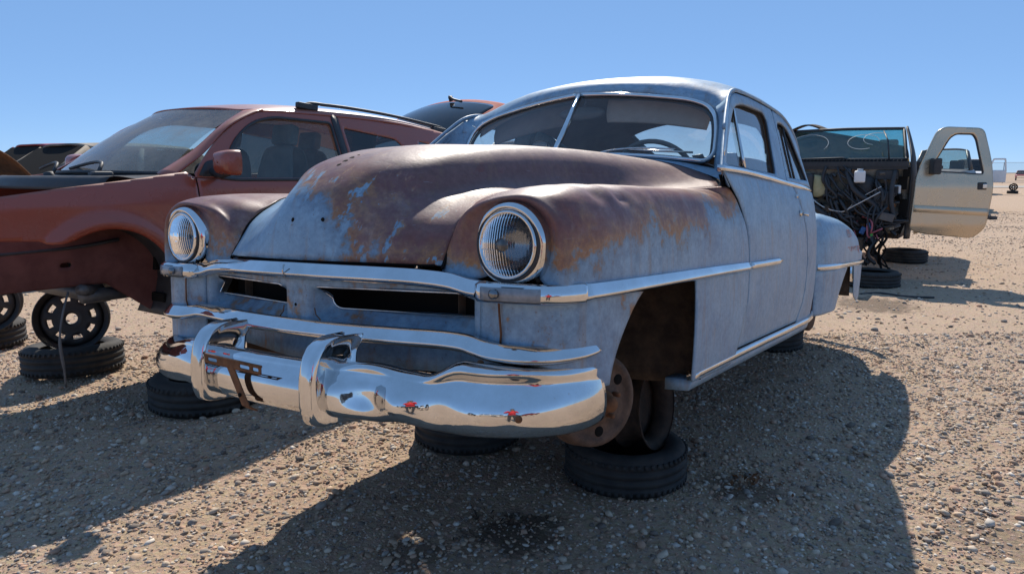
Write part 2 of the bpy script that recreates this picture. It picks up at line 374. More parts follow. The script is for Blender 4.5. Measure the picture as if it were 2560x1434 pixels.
# ------------------------------------------------------------------ ground
def gspace(a, b, n, k=2.2):
    t = np.linspace(-1, 1, n); s = np.sign(t)*np.abs(t)**k; return a+(b-a)*(s+1)/2
def ghash(x, y):
    return (.010*np.sin(1.7*x+.6*y+1)+.008*np.sin(3.1*y-1.3*x)+.005*np.sin(6.3*x+4.1*y)+.004*np.sin(9.7*y-7.7*x+2))*np.exp(-((x*x+y*y)/900))
gx = np.unique(np.concatenate([np.linspace(-7, 9, 230), gspace(-900, 900, 60, 3.2)])); gy = np.unique(np.concatenate([np.linspace(-3, 14, 240), gspace(-1200, 1200, 60, 3.2)]))
GX, GY = np.meshgrid(gx, gy, indexing='ij'); GZ = ghash(GX, GY)
GZ += RNG.normal(0, .0022, GX.shape)*((np.abs(GX-1) < 8) & (GY > -3) & (GY < 14))
def _ground():
    m, nt, b = newmat('sandy_gravel')
    n1 = noise(nt, .7, 6, .6).outputs[0]; n2 = noise(nt, 28, 8, .75).outputs[0]; n3 = noise(nt, 130, 4, .7).outputs[0]
    vo = N(nt, 'ShaderNodeTexVoronoi'); vo.inputs['Scale'].default_value = 46; tc = N(nt, 'ShaderNodeTexCoord'); nt.links.new(tc.outputs['Object'], vo.inputs['Vector'])
    c = ramp(nt, n2, [(.26, (.27, .19, .128)), (.5, (.45, .32, .222)), (.74, (.57, .435, .32))])
    c = mixc(nt, .12, c, vo.outputs['Color'], 'SOFT_LIGHT')
    c = mixc(nt, mth(nt, 'MULTIPLY', n1, .6), c, (.45, .33, .232))
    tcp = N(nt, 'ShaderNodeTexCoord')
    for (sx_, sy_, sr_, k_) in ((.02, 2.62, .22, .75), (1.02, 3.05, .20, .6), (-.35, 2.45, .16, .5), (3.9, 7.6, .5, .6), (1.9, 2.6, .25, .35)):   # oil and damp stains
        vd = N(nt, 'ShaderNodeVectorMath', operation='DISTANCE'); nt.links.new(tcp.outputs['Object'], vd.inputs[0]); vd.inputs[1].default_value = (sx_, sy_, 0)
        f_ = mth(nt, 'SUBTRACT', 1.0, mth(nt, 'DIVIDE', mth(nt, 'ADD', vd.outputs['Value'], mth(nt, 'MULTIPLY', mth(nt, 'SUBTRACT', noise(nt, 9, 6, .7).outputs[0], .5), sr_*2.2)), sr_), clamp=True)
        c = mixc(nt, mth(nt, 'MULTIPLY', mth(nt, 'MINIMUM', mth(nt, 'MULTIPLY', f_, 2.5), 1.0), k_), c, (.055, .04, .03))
    nt.links.new(c, b.inputs['Base Color']); b.inputs['Roughness'].default_value = .95; b.inputs['Specular IOR Level'].default_value = .15
    p = bump(nt, b, n2, .8, .02); p = bump(nt, b, vo.outputs['Distance'], .5, .012, p); bump(nt, b, n3, .6, .006, p)
    return m
M['ground'] = _ground()
def _peb():
    m, nt, b = newmat('pebbles'); at = N(nt, 'ShaderNodeVertexColor'); at.layer_name = 'tone'
    n = noise(nt, 60, 4, .6).outputs[0]
    nt.links.new(mixc(nt, .35, at.outputs[0], ramp(nt, n, [(.3, (.2, .2, .2)), (.7, (.8, .8, .8))]), 'SOFT_LIGHT'), b.inputs['Base Color'])
    b.inputs['Roughness'].default_value = .8; b.inputs['Specular IOR Level'].default_value = .3; return m
M['pebble'] = _peb()
g = mesh('ground', np.stack([GX, GY, GZ], -1).reshape(-1, 3), grid_faces(len(gx), len(gy)), M['ground'])
tag(g, 'sandy brown gravel yard', None, None, 'structure')
TONES = A([(.44, .31, .21), (.50, .365, .255), (.40, .275, .19), (.36, .30, .245), (.30, .265, .23), (.56, .45, .34), (.20, .16, .13), (.46, .29, .20), (.58, .51, .43)])
def ico():
    t = (1+5**.5)/2
    V = A([(-1, t, 0), (1, t, 0), (-1, -t, 0), (1, -t, 0), (0, -1, t), (0, 1, t), (0, -1, -t), (0, 1, -t), (t, 0, -1), (t, 0, 1), (-t, 0, -1), (-t, 0, 1)])
    F = [(0, 11, 5), (0, 5, 1), (0, 1, 7), (0, 7, 10), (0, 10, 11), (1, 5, 9), (5, 11, 4), (11, 10, 2), (10, 7, 6), (7, 1, 8), (3, 9, 4), (3, 4, 2), (3, 2, 6), (3, 6, 8), (3, 8, 9), (4, 9, 5), (2, 4, 11), (6, 2, 10), (8, 6, 7), (9, 8, 1)]
    return V/np.linalg.norm(V[0]), A(F).astype(int)
def octa():
    return A([(1, 0, 0), (0, 1, 0), (-1, 0, 0), (0, -1, 0), (0, 0, 1), (0, 0, -1)]), A([(0, 1, 4), (1, 2, 4), (2, 3, 4), (3, 0, 4), (1, 0, 5), (2, 1, 5), (3, 2, 5), (0, 3, 5)]).astype(int)
def pebbles(name, xy, size, base, label):
    bv, bf = base; n = len(xy); k = len(bv)
    S = size[:, None]*RNG.uniform(.7, 1.25, (n, 3))*A([1.15, .95, .62]); V = bv[None]*(1+RNG.normal(0, .16, (n, k, 1)))*S[:, None]
    a = RNG.uniform(0, 6.283, n); c, s = np.cos(a)[:, None], np.sin(a)[:, None]
    X = V[..., 0]*c-V[..., 1]*s; Yy = V[..., 0]*s+V[..., 1]*c; b = RNG.normal(0, .25, n)[:, None]
    Z = V[..., 2]+X*b
    P = np.stack([X+xy[:, :1], Yy+xy[:, 1:], Z+ghash(xy[:, 0], xy[:, 1])[:, None]+(size*RNG.uniform(-.1, .35, n))[:, None]], -1)
    me = bpy.data.meshes.new(name); F = (bf[None]+(np.arange(n)*k)[:, None, None]).reshape(-1, 3)
    me.vertices.add(n*k); me.vertices.foreach_set('co', P.ravel()); me.loops.add(F.size); me.loops.foreach_set('vertex_index', F.ravel())
    me.polygons.add(len(F)); me.polygons.foreach_set('loop_start', np.arange(len(F))*3); me.polygons.foreach_set('use_smooth', np.ones(len(F), bool))
    me.update(calc_edges=True)
    col = TONES[RNG.integers(0, len(TONES), n)]*RNG.uniform(.75, 1.15, (n, 1)); colv = np.repeat(np.concatenate([col, np.ones((n, 1))], 1), k, 0)
    at = me.color_attributes.new('tone', 'FLOAT_COLOR', 'POINT'); at.data.foreach_set('color', colv.ravel())
    return tag(link(name, me, M['pebble']), label, None, None, 'stuff')
def scatter(n, d0, d1, spread, patch=0):
    d = np.sqrt(RNG.uniform(d0*d0, d1*d1, n*2)); x = RNG.uniform(-spread, spread, n*2)*d+.03*d; q = np.stack([x, d], 1)
    if patch:
        f = .5+.5*np.sin(1.9*x+2.3*np.sin(.8*d))*np.sin(1.4*d+1.1*np.sin(1.7*x)); q = q[RNG.uniform(0, 1, n*2) < (1-patch)+patch*f]
    return q[:n]
q = scatter(92000, 1.3, 6.2, .86, .55); pebbles('gravel', q, np.clip(RNG.lognormal(math.log(.0054), .50, len(q)), .003, .022), ico(), 'small loose gravel in the near part of the yard')
q = scatter(60000, 6.0, 26, .85, .5); pebbles('gravel', q, np.clip(RNG.lognormal(math.log(.011), .4, len(q)), .005, .03), octa(), 'small loose gravel farther out in the yard')
# bigger stones, one object each
def stone_mesh(i):
    bm = bmesh.new(); bmesh.ops.create_icosphere(bm, subdivisions=2, radius=1); r = random.Random(i)
    k = [Vector((r.gauss(0, 1), r.gauss(0, 1), r.gauss(0, 1))).normalized() for _ in range(9)]
    for v in bm.verts:
        s = min(1.0, min((r_ / max(.05, v.co.dot(d))) if v.co.dot(d) > 0 else 9 for d, r_ in zip(k, (.72, .8, .75, .85, .7, .9, .78, .83, .8))))
        v.co = Vector((v.co.x*1.2, v.co.y*.9, v.co.z*.68))*(.45+.55*s)
    me = bpy.data.meshes.new('stone'); bm.to_mesh(me); bm.free(); me.polygons.foreach_set('use_smooth', [True]*len(me.polygons))
    c = TONES[(0, 1, 4, 3, 7, 5)[i]]; m = mat('stone_tone', tuple(c*.8), tuple(c*1.15), 25, .85, bmp=.4, bscale=40, spec=.25); me.materials.append(m); return me
SM = [stone_mesh(i) for i in range(6)]
for i, (x, y) in enumerate(scatter(150, 1.75, 7.5, .74)):
    o = bpy.data.objects.new('stone', SM[i % 6]); COL.objects.link(o); s = random.uniform(.009, .018)*(1+.12*y)
    o.location = (x, y, float(ghash(A(x), A(y)))+s*.3); o.rotation_euler = (random.gauss(0, .2), random.gauss(0, .2), random.uniform(0, 6.3)); o.scale = (s, s, s)
    tag(o, 'loose rounded stone lying on the gravel, larger than the gravel around it', 'stone', 'larger stones strewn over the gravel')
# ------------------------------------------------------------------ the old blue coupe: local x = its left, y = rearward, z = up, y 0 at the headlights
CAR_POS = (-.616, 2.165, .394)
car = empty('old_coupe', CAR_POS, car_rot(-.0611, -.0355), 'old pale blue two-door coupe with rusted hood and chrome bumper, raised on tyres without wheels', 'car')
def yf(x): return -.065+.105*(1-math.cos(math.pi*min(abs(x), .6)/.6))/2
# hood
hood_rows = sym([
 [(0, -.065, .742), (.16, yf(.16)-.004, .742), (.30, yf(.30)-.002, .741), (.40, yf(.40), .740), (.45, .030, .739), (.476, .040, .737)],
 [(0, -.060, .80), (.15, -.043, .80), (.28, -.002, .80), (.38, .045, .80), (.43, .066, .80), (.476, .084, .80)],
 [(0, -.046, .87), (.13, -.028, .87), (.24, .025, .865), (.34, .075, .86), (.42, .105, .853), (.475, .12, .85)],
 [(0, -.020, .93), (.12, .002, .93), (.21, .055, .918), (.31, .11, .90), (.40, .148, .888), (.478, .165, .885)],
 [(0, .034, .985), (.12, .052, .982), (.22, .105, .962), (.31, .165, .936), (.40, .205, .918), (.483, .222, .915)],
 [(0, .12, 1.042), (.14, .135, 1.038), (.255, .18, 1.015), (.32, .225, .975), (.352, .252, .950), (.41, .27, .942), (.506, .284, .939)],
 [(0, .30, 1.103), (.17, .31, 1.098), (.295, .335, 1.075), (.352, .355, 1.03), (.378, .37, .985), (.41, .38, .962), (.533, .39, .953)],
 [(0, .6, 1.137), (.19, .6, 1.132), (.325, .6, 1.114), (.380, .6, 1.072), (.403, .6, 1.01), (.435, .6, .968), (.555, .6, .957)],
 [(0, .9, 1.154), (.20, .9, 1.150), (.355, .9, 1.131), (.415, .9, 1.088), (.442, .9, 1.022), (.477, .9, .976), (.583, .9, .962)],
 [(0, 1.15, 1.163), (.21, 1.15, 1.159), (.40, 1.16, 1.138), (.495, 1.17, 1.095), (.552, 1.16, 1.036), (.60, 1.14, .994), (.69, 1.11, .980)],
 [(0, 1.365, 1.160), (.22, 1.385, 1.156), (.42, 1.43, 1.140), (.57, 1.48, 1.110), (.70, 1.50, 1.066), (.825, 1.325, 1.000)]])
HG = loft(hood_rows, 60, 61)
hood = sheet('hood', HG, M['hood'], car, .006)
def on_grid(G, x, y=None, z=None):
    P = G.reshape(-1, 3); d = (P[:, 0]-x)**2
    if y is not None: d = d+(P[:, 1]-y)**2
    if z is not None: d = d+(P[:, 2]-z)**2
    return P[d.argmin()]
def hole(G, x, y, z, r, d, name='screw_hole', parent=hood):
    p = on_grid(G, x, y, z); MB().lathe([(r, .0012), (r*.9, .002), (0.0001, .002)], 12, axis_mtx(p+A(d)*.0015, d)).build(name, M['void'], parent)
for (x, y, z, r) in ((0, .165, 1.062, .011), (0, .135, 1.049, .011), (0, .105, 1.032, .009), (.0, .20, 1.075, .006)): hole(HG, x, y, z, r, (0, -.55, .83))
for x in (-.035, .085): hole(HG, x, -.04, .862, .0075, (x*1.2, -1, .15))
MB().tube(cr([(x, yf(x)+.005, .7375) for x in np.linspace(-.46, .46, 15)], 40), .004, 6).build('hood_lip_gap', M['void'], hood)
# front fenders
def circ(r, y, a0=-130, a1=-410): return [(.722+r*math.cos(R(a)), y, .80+r*math.sin(R(a))) for a in np.linspace(a0, a1, 8)]
fender_rows = [circ(.075, .045), circ(.102, .045),
 [(.484, .044, .70), (.498, .058, .79), (.545, .048, .87), (.65, .026, .912), (.78, .022, .914), (.848, .022, .868), (.868, .024, .78), (.870, .026, .672)],
 [(.483, .120, .85), (.525, .105, .890), (.63, .080, .927), (.75, .07, .939), (.832, .07, .920), (.874, .075, .855), (.887, .08, .76), (.889, .08, .672)],
 [(.491, .222, .917), (.55, .21, .936), (.65, .2, .952), (.755, .2, .958), (.840, .2, .942), (.884, .2, .880), (.897, .2, .77), (.899, .2, .672)],
 [(.540, .39, .955), (.60, .42, .963), (.68, .44, .969), (.775, .45, .969), (.852, .45, .950), (.888, .45, .885), (.901, .45, .77), (.903, .45, .672)],
 [(.561, .6, .959), (.61, .7, .968), (.69, .75, .975), (.782, .78, .976), (.854, .8, .957), (.888, .8, .892), (.902, .8, .77), (.904, .8, .672)],
 [(.615, .96, .967), (.65, 1.0, .973), (.71, 1.04, .980), (.795, 1.08, .980), (.858, 1.1, .958), (.889, 1.1, .892), (.902, 1.1, .77), (.904, 1.1, .672)],
 [(.715, 1.13, .984), (.74, 1.16, .987), (.790, 1.20, .987), (.842, 1.25, .970), (.876, 1.30, .922), (.894, 1.33, .855), (.902, 1.34, .77), (.904, 1.345, .672)],
 [(.832, 1.322, 1.002), (.858, 1.326, .997), (.874, 1.355, .970), (.885, 1.405, .915), (.896, 1.447, .853), (.901, 1.472, .79), (.903, 1.481, .73), (.904, 1.484, .672)]]
FG = loft(fender_rows, 90, 56)
# crumpled crest on the left fender
FL = FG.copy()
w = np.exp(-((FL[..., 1]-.38)/.16)**2-((FL[..., 2]-.938)/.022)**2)*(FL[..., 0] > .70)
FL[..., 2] -= w*.010*(1+.8*np.sin(FL[..., 1]*38)); FL[..., 0] -= w*.008*np.sin(FL[..., 1]*55+1)
w = np.exp(-((FL[..., 1]-.23)/.025)**2-((FL[..., 2]-.93)/.02)**2)*(FL[..., 0] > .70); FL[..., 2] -= w*.007
fl = sheet('front_fender', FL, M['fender'], car, .005); fl['label'] = 'left front fender, dented along its crest'
fr = sheet('front_fender', flipx(FG), M['fender'], car, .005)
for s, f in ((1, fl), (-1, fr)):
    # skin below the chrome strip: piece ahead of the wheel opening, piece behind it
    lowf = [[(.62, .030, z), (.70, .012, z), (.78, .010, z), (.845, .03, z), (.882, .085+.0*z, z), (.900, .16, z), (.905, (.16+ye)/2+.01, z), (.906, ye, z)] for z, ye in ((.676, .46), (.64, .395), (.60, .345), (.55, .295), (.50, .256), (.45, .230), (.425, .222))]
    G = loft(lowf, 22, 40); G = G if s > 0 else flipx(G)
    sheet('lower_fender_skin', G, M['low'], f, .005)
    out = rp([(.862, .674), (1.483, .674), (1.480, .60), (1.466, .529), (1.423, .435), (1.366, .345), (1.30, .305), (.872, .312), (.872, .60)], [.001, .01, .3, .3, .3, .05, .05, .01, .06])
    xs = lambda y, z: (s*(.906-.05*max(0, (.50-z))**1.5*2-.0*y), y, z)
    region('lower_fender_skin', out, [], xs, M['body'], f, .016, .005)
    # wheel housing
    mb = MB(); zb_ = .27 if s > 0 else .42
    mb.grid(loft([[(s*.89, .99, .30), (s*.89, .99, .56), (s*.89, .93, .68)], [(s*.70, 1.0, zb_), (s*.70, 1.0, .56), (s*.70, .93, .705)], [(s*.5, .99, zb_), (s*.5, .98, .56), (s*.5, .92, .72)]], 8, 10))
    mb.grid(loft([[(s*.885, .93, .676), (s*.5, .93, .72)], [(s*.885, .6, .682), (s*.5, .6, .76)], [(s*.885, .36, .676), (s*.5, .3, .73)]], 8, 8))
    mb.grid(loft([[(s*.49, 1.0, zb_), (s*.49, 1.0, .74)], [(s*.49, .6, .36), (s*.49, .6, .77)], [(s*.49, .1, .38), (s*.49, .1, .74)]], 8, 8))
    mb.grid(loft([[(s*.88, .36, .68), (s*.86, .2, .45)], [(s*.5, .2, .70), (s*.5, .12, .45)]], 6, 6))
    mb.build('wheel_housing', M['grime'], f, True, .004)
    # dark bead along the hood seam
    seam = [(a*s, b-.001, c+.0) for a, b, c in [(.480, .040, .728), (.480, .083, .80), (.479, .118, .851), (.481, .163, .886), (.487, .220, .9155), (.509, .283, .9395), (.537, .39, .954), (.558, .6, .958), (.60, .92, .966)]]
    MB().tube(cr(seam, 40), .0055, 6).build('hood_seam', M['void'], f)
# headlights
for s in (1, -1):
    hx = .722*s; h = empty('headlight', (0, .045, 0)); h.parent = car
    top = [(.1145, .05), (.114, .015), (.109, -.014), (.102, -.030), (.095, -.036), (.0895, -.030)]
    mb = MB(); n = 48; rings = []
    for r, y in top:
        ring = []
        for k in range(n):
            a = 2*math.pi*k/n; cz = math.sin(a); ex = 1.0
            zz = r*cz; xx = r*math.cos(a)
            if cz < -.2:   # the bezel drops to a flat foot on the chrome bar
                q = (-cz-.2)/.8; zz = zz*(1-.0*q); xx = xx*(1+.16*q*(1 if r > .1 else .12))
            if cz > 0: zz *= 1.0; 
            ring.append((hx+xx, y-.018*max(0, cz)*(1 if r > .1 else .6)+.03*max(0, -cz)*0, .80+max(zz, -.100 if r > .098 else zz)))
        rings.append(ring)
    mb.grid(A(rings), False, True); mb.build('bezel', M['chrome'], h)
    c = (hx, -.012, .80); mt = axis_mtx(c, (0, -1, 0))
    MB().lathe([(.090, .0), (.0905, .022), (.087, .033), (.081, .034), (.079, .028)], 48, mt).build('retaining_ring', M['chrome'], h)
    MB().lathe([(.096, .0), (.0955, .030), (.0905, .030), (.090, .0)], 40, mt).build('rubber_seal', M['black'], h)
    ln = [(.081*math.cos(t), .081*math.sin(t)) for t in np.arange(72)*2*math.pi/72]
    region('lens', ln, [], lambda u, v, hx=hx: (hx+u, -.012-.028-.026*(1-(u*u+v*v)/.0066)-.0016*abs(math.sin(u*math.pi/.0085))*(1 if math.hypot(u, v) > .017 else 0)-.0010*(1 if int((v+.2)/.027) % 2 else 0), .80+v), M['lens'], h, .0021, 0)
    MB().lathe([(.080, .022), (.072, -.005), (.055, -.03), (.035, -.042), (.012, -.047), (.0001, -.047)], 40, mt).build('reflector', M['reflector'], h)
    MB().lathe([(.016, .030), (.015, .034), (.0001, .036)], 16, axis_mtx((hx, -.03, .80), (0, -1, 0))).build('bulb_shield', M['amber'], h)
    MB().lathe([(.006, 0), (.006, .004), (.0001, .005)], 10, axis_mtx((hx+.098, -.045, .715), (0, -1, 0))).build('bezel_screw', M['void'], h)
# painted grille panel with two scooped openings
def rrd(x, z, x0, x1, z0, z1, r):
    cx, cz = (x0+x1)/2, (z0+z1)/2; qx = abs(x-cx)-(x1-x0)/2+r; qz = abs(z-cz)-(z1-z0)/2+r
    return math.hypot(max(qx, 0), max(qz, 0))+min(max(qx, qz), 0)-r
def ss(a, b, t): t = min(1, max(0, (t-a)/(b-a))); return t*t*(3-2*t)
XO = (.045, .600)
def gp(x, z):
    y = yf(x)-.004 if abs(x) < .6 else .036-(abs(x)-.6)*.18
    y = max(y, -.2); a = abs(x)
    if XO[0] < a < XO[1] and .548 < z < .668:
        de = min(a-XO[0], XO[1]-a, .668-z); d = .055*ss(0, .035, de)
        d = min(d, .060*max(0, (z-.550)/.05)**.9); y += d
    return (x, y, z)
slot = lambda s: rp([(s*.080, .665), (s*.570, .665), (s*.584, .598), (s*.100, .598)], [.012, .03, .008, .035])
gpan = region('grille_panel', [(-.70, .690), (.70, .690), (.70, .545), (.62, .54), (0, .535), (-.62, .54), (-.70, .545)], [slot(1), slot(-1)], gp, M['low'], car, .0085, .004)
for s in (1, -1):
    P = [gp(a, b) for a, b in slot(s)]; MB().tube([(a, b-.002, c) for a, b, c in P], .003, 6, closed=True).build('opening_rim', M['old_chrome'], gpan)
    MB().tube([(s*x, gp(x, .553)[1]-.002+.0, z) for x, z in ((.07, .600), (.075, .58), (.10, .560), (.115, .551))], .0018, 5).build('panel_seam', M['rust'], gpan)
    MB().tube([(s*.698, .0, .675), (s*.702, .0, .62), (s*.706, .002, .57), (s*.70, .006, .54)], .003, 6).build('fender_seam', M['rust'], gpan)
MB().box((0, .24, .60), (1.15, .22, .20)).box((0, .35, .45), (1.0, .04, .2)).build('slot_shade_block', M['void'], gpan, False)  # solid black boxes stand in for the shaded hollow behind the slots
hole2 = MB().lathe([(.005, 0), (.005, .003), (.0001, .003)], 10, axis_mtx(gp(-.005, .607), (0, -1, 0))).build('screw_hole', M['void'], gpan)
# chrome bars
def halfbar(pts, n): return cr([(-a, b, c) for a, b, c in reversed(pts[1:])]+pts, n)
prof_bar = [(-.035, .023), (-.002, .024), (.002, .0225), (.020, -.006), (.021, -.010), (.018, -.014), (.008, -.022), (-.035, -.021)]
front_path = halfbar([(0, -.088, .712), (.15, -.078, .711), (.30, -.050, .709), (.45, -.012, .704), (.54, .004, .696), (.60, .008, .684), (.655, .004, .681)], 61)
tb = MB().sweep(front_path, prof_bar).build('upper_grille_bar', M['chrome'], car)
MB().tube([(-.01, -.108, .73), (-.012, -.112, .71), (-.01, -.104, .692)], .0025, 6).build('centre_crease', M['old_chrome'], tb)
for s in (1, -1):
    lamp = [(.640, .012, .678), (.652, -.006, .678), (.668, -.012, .678), (.74, -.010, .678), (.80, -.004, .678), (.834, .008, .678), (.858, .026, .679), (.880, .055, .680), (.895, .088, .681)]
    P = cr([(s*a, b, c) for a, b, c in lamp], 40); mb = MB().sweep(P, [(-.05, .026), (.008, .027), (.020, .020), (.022, -.012), (.014, -.024), (-.05, -.026)], True, s)
    lb = mb.build('parking_lamp_housing', M['chrome'], car)
    G = cr([(s*a, b-.020, c) for a, b, c in lamp[2:6]], 14)
    MB().sweep(G, [(-.004, .017), (.006, .016), (.0075, 0), (.006, -.017), (-.004, -.018)], True, s).build('parking_lamp_lens', M['lamp_lens'], lb)
    MB().sweep(G, [(-.0035, .019), (.0005, .019), (.0005, -.020), (-.0035, -.020)], True, s).build('lamp_back', M['amber'], lb)
    MB().lathe([(.013, 0), (.013, .01), (.007, .013), (.0001, .013)], 14, axis_mtx((s*.715, -.040, .678), (0, -1, 0))).build('bulb', M['reflector'], lb)
    P = cr([(s*a, b, c) for a, b, c in [(.898, .088, .681), (.909, .2, .682), (.914, .5, .684), (.915, .9, .686), (.915, 1.2, .687), (.913, 1.482, .686)]], 40)
    MB().sweep(P, [(-.02, .019), (.0, .020), (.003, .018), (.013, -.005), (.013, -.009), (.010, -.013), (.002, -.019), (-.02, -.018)], True, s, np.linspace(1.18, .85, 40)).build('fender_trim', M['chrome'], fl if s > 0 else fr)
    P = cr([(s*a, b, c) for a, b, c in [(.913, 1.495, .686), (.914, 1.7, .687), (.913, 1.95, .688), (.908, 2.06, .688)]], 30)
    sc = np.concatenate([np.full(22, .80), np.linspace(.78, .12, 8)])
    MB().sweep(P, [(-.012, .018), (.004, .019), (.012, .008), (.013, -.002), (.009, -.013), (.0, -.018), (-.012, -.018)], True, s, sc).build('door_trim', M['chrome'], car)
P = halfbar([(0, -.100, .545), (.2, -.086, .544), (.40, -.050, .543), (.55, -.016, .541), (.60, -.010, .538), (.645, -.013, .531), (.69, -.020, .526), (.74, -.020, .525), (.79, -.008, .525), (.838, .028, .526), (.868, .075, .529), (.884, .125, .532), (.889, .165, .535)], 141)
MB().sweep(P, [(-.03, .020), (-.002, .022), (.002, .0205), (.022, -.004), (.024, -.008), (.021, -.013), (.012, -.020), (-.03, -.019)], True, 1, np.concatenate([np.linspace(.98, 1.12, 6), np.full(129, 1.12), np.linspace(1.12, .98, 6)])).build('lower_grille_bar', M['chrome'], car)
G = np.array([[(x, yf(x)+.045 if abs(x) < .6 else .06+(abs(x)-.6)*.05, z) for x in np.linspace(-.86, .86, 40)] for z in (.535, .48, .43)])
sheet('splash_pan', G, M['low'], car, .004)
# bumper
def bump_sec(x):
    a = abs(x); ku = ss(.55, .66, x); kl = ss(.44, .74, a); ke = ss(.76, .86, a)
    C = A([(-.06, .465), (-.01, .472), (.006, .464), (.008, .455), (.016, .442), (.034, .420), (.040, .385), (.034, .352), (.014, .336), (-.035, .332)])
    E = A([(-.07, .517), (-.005, .527), (.020, .514), (.002, .486), (.014, .466), (.034, .442), (.042, .408), (.034, .374), (.012, .354), (-.05, .346)])
    X = A([(-.06, .517), (.000, .526), (.020, .514), (.022, .486), (.028, .464), (.034, .440), (.036, .408), (.028, .374), (.008, .354), (-.05, .346)])
    E = E+(X-E)*ke*(1 if x > 0 else 0); K = A([[ku]]*4+[[(ku+kl)/2]]*2+[[kl]]*4); return C+(E-C)*K
bpath = cr([(0, -.205, 0), (.2, -.195, 0), (.4, -.165, 0), (.56, -.125, 0), (.69, -.078, 0), (.785, -.02, 0), (.848, .05, 0), (.874, .12, 0), (.878, .19, 0)], 60)
full = np.concatenate([bpath[::-1]*A([-1, 1, 1]), bpath[1:]]); T = np.gradient(full, axis=0); T /= np.linalg.norm(T, axis=1)[:, None]
nn = np.stack([T[:, 1], -T[:, 0]], 1); G = []
for p, n_ in zip(full, nn):
    s_ = np.array(cr(bump_sec(p[0]), 40)); x = p[0]
    dz = -.030*ss(.44, .74, x)-.045*ss(-.40, -.70, x)
    dent = .020*math.exp(-((x-.50)/.035)**2)*1.0-.030*math.exp(-((x-.40)/.07)**2)-.016*math.exp(-((x-.60)/.05)**2)+.010*math.exp(-((x-.74)/.05)**2)*0
    row = []
    for o_, z_ in s_:
        wz = math.exp(-((z_-.40)/.06)**2); oo = o_+dent*wz+.004*math.sin(x*31)*wz*ss(.25, .4, x)*ss(.8, .6, x)
        row.append((p[0]+n_[0]*oo, p[1]+n_[1]*oo, z_+dz+(.012*math.exp(-((x-.5)/.05)**2) if z_ < .37 else 0)+.008*math.exp(-((x-.38)/.08)**2)*(1 if z_ > .44 else 0)))
    G.append(row)
G = G[14:]; BG = A(G); bumper = sheet('bumper', BG, M['chrome'], car, .005)
def guard(cx):
    rows = []
    for z, f, wf, wb in ((.326, -.165, .022, .055), (.314, -.205, .026, .072), (.316, -.240, .027, .080), (.345, -.260, .027, .080), (.40, -.266, .027, .074), (.46, -.262, .027, .050), (.505, -.248, .027, .042), (.533, -.222, .026, .040), (.546, -.185, .025, .039), (.546, -.140, .024, .037), (.538, -.105, .022, .034)):
        b = min(f+.135, -.09) if z > .40 else min(f+.10, -.13)
        rows.append([(cx-wb, b, z), (cx-wf*1.30, f+(b-f)*.80, z), (cx-wf*1.08, f+.035, z), (cx-wf*1.0, f+.010, z), (cx-wf*.80, f+.001, z), (cx, f-.002, z), (cx+wf*.80, f+.001, z), (cx+wf*1.0, f+.010, z), (cx+wf*1.08, f+.035, z), (cx+wf*1.30, f+(b-f)*.80, z), (cx+wb, b, z)])
    sheet('bumper_guard', loft(rows, 50, 55), M['chrome'], bumper, .003)
guard(.262); guard(-.232)
for x, z in ((.80, .375), (.665, .495), (-.80, .372)):
    p = BG.reshape(-1, 3)[((BG.reshape(-1, 3)[:, 0]-x)**2+(BG.reshape(-1, 3)[:, 2]-z)**2).argmin()]
    MB().lathe([(.0105, 0), (.009, .004), (.0001, .005)], 12, axis_mtx(p, (x*.5, -1, 0))).build('bumper_bolt', M['rust'], bumper)
# licence plate bracket
mb = MB(); ax = A([(-.175, -.272, .452), (.080, -.262, .444)])
br = region('plate_bracket', [(-.175, .437), (.085, .437), (.085, .462), (-.175, .462)], [rp([(x0, .445), (x1, .445), (x1, .455), (x0, .455)], .004) for x0, x1 in ((-.16, -.115), (-.01, .035), (.048, .075))], lambda u, v: (u, -.268+.01*(u+.05), v-.03*(u+.05)), M['rust'], car, .004, .003)
MB().tube([(-.175, -.268, .4648), (.085, -.266, .457)], .004, 6).build('bracket_lip', M['rust'], br)
arm = lambda x0, x1: MB().add([(x0-.016, -.268, .44), (x0+.016, -.268, .44), (x1+.016, -.262, .335), (x1-.016, -.262, .335), (x1+.016, -.235, .318), (x1-.016, -.235, .318)], [(0, 1, 2, 3), (3, 2, 4, 5)])
arm(-.052, .006).build('bracket_arm', M['rust'], br, False, .004)
MB().lathe([(.006, 0), (.006, .003), (.0001, .004)], 10, axis_mtx((-.012, -.268, .365), (0, -1, 0))).build('bracket_hole', M['void'], br)
# ------------------------------------------------------------------ coupe cabin and rear
def taper(y): return .28*max(0, y-2.6)**2
def cabx(y, z): return .85-.33*(z-1.07)-taper(y)
prof_side = [(1.075, .853), (1.05, .862), (1.0, .876), (.95, .885), (.91, .890), (.86, .8965), (.82, .900), (.70, .904), (.56, .903), (.45, .896), (.345, .882), (.30, .868)]
def bodyx(y, z):
    zs = [a for a, b in prof_side][::-1]; xs_ = [b for a, b in prof_side][::-1]
    return float(np.interp(z, zs, xs_))-taper(y)
win_door = rp([(1.325, 1.088), (1.50, 1.235), (1.70, 1.372), (1.86, 1.402), (2.20, 1.408), (2.235, 1.37), (2.085, 1.092)], [.02, .3, .12, .3, .05, .06, .03])
win_q = rp([(2.285, 1.088), (2.425, 1.385), (2.55, 1.395), (2.665, 1.365), (2.835, 1.098)], [.03, .05, .2, .10, .04])
doorline = [(2.262, 1.062), (2.30, 1.15), (2.37, 1.303), (2.40, 1.46)]
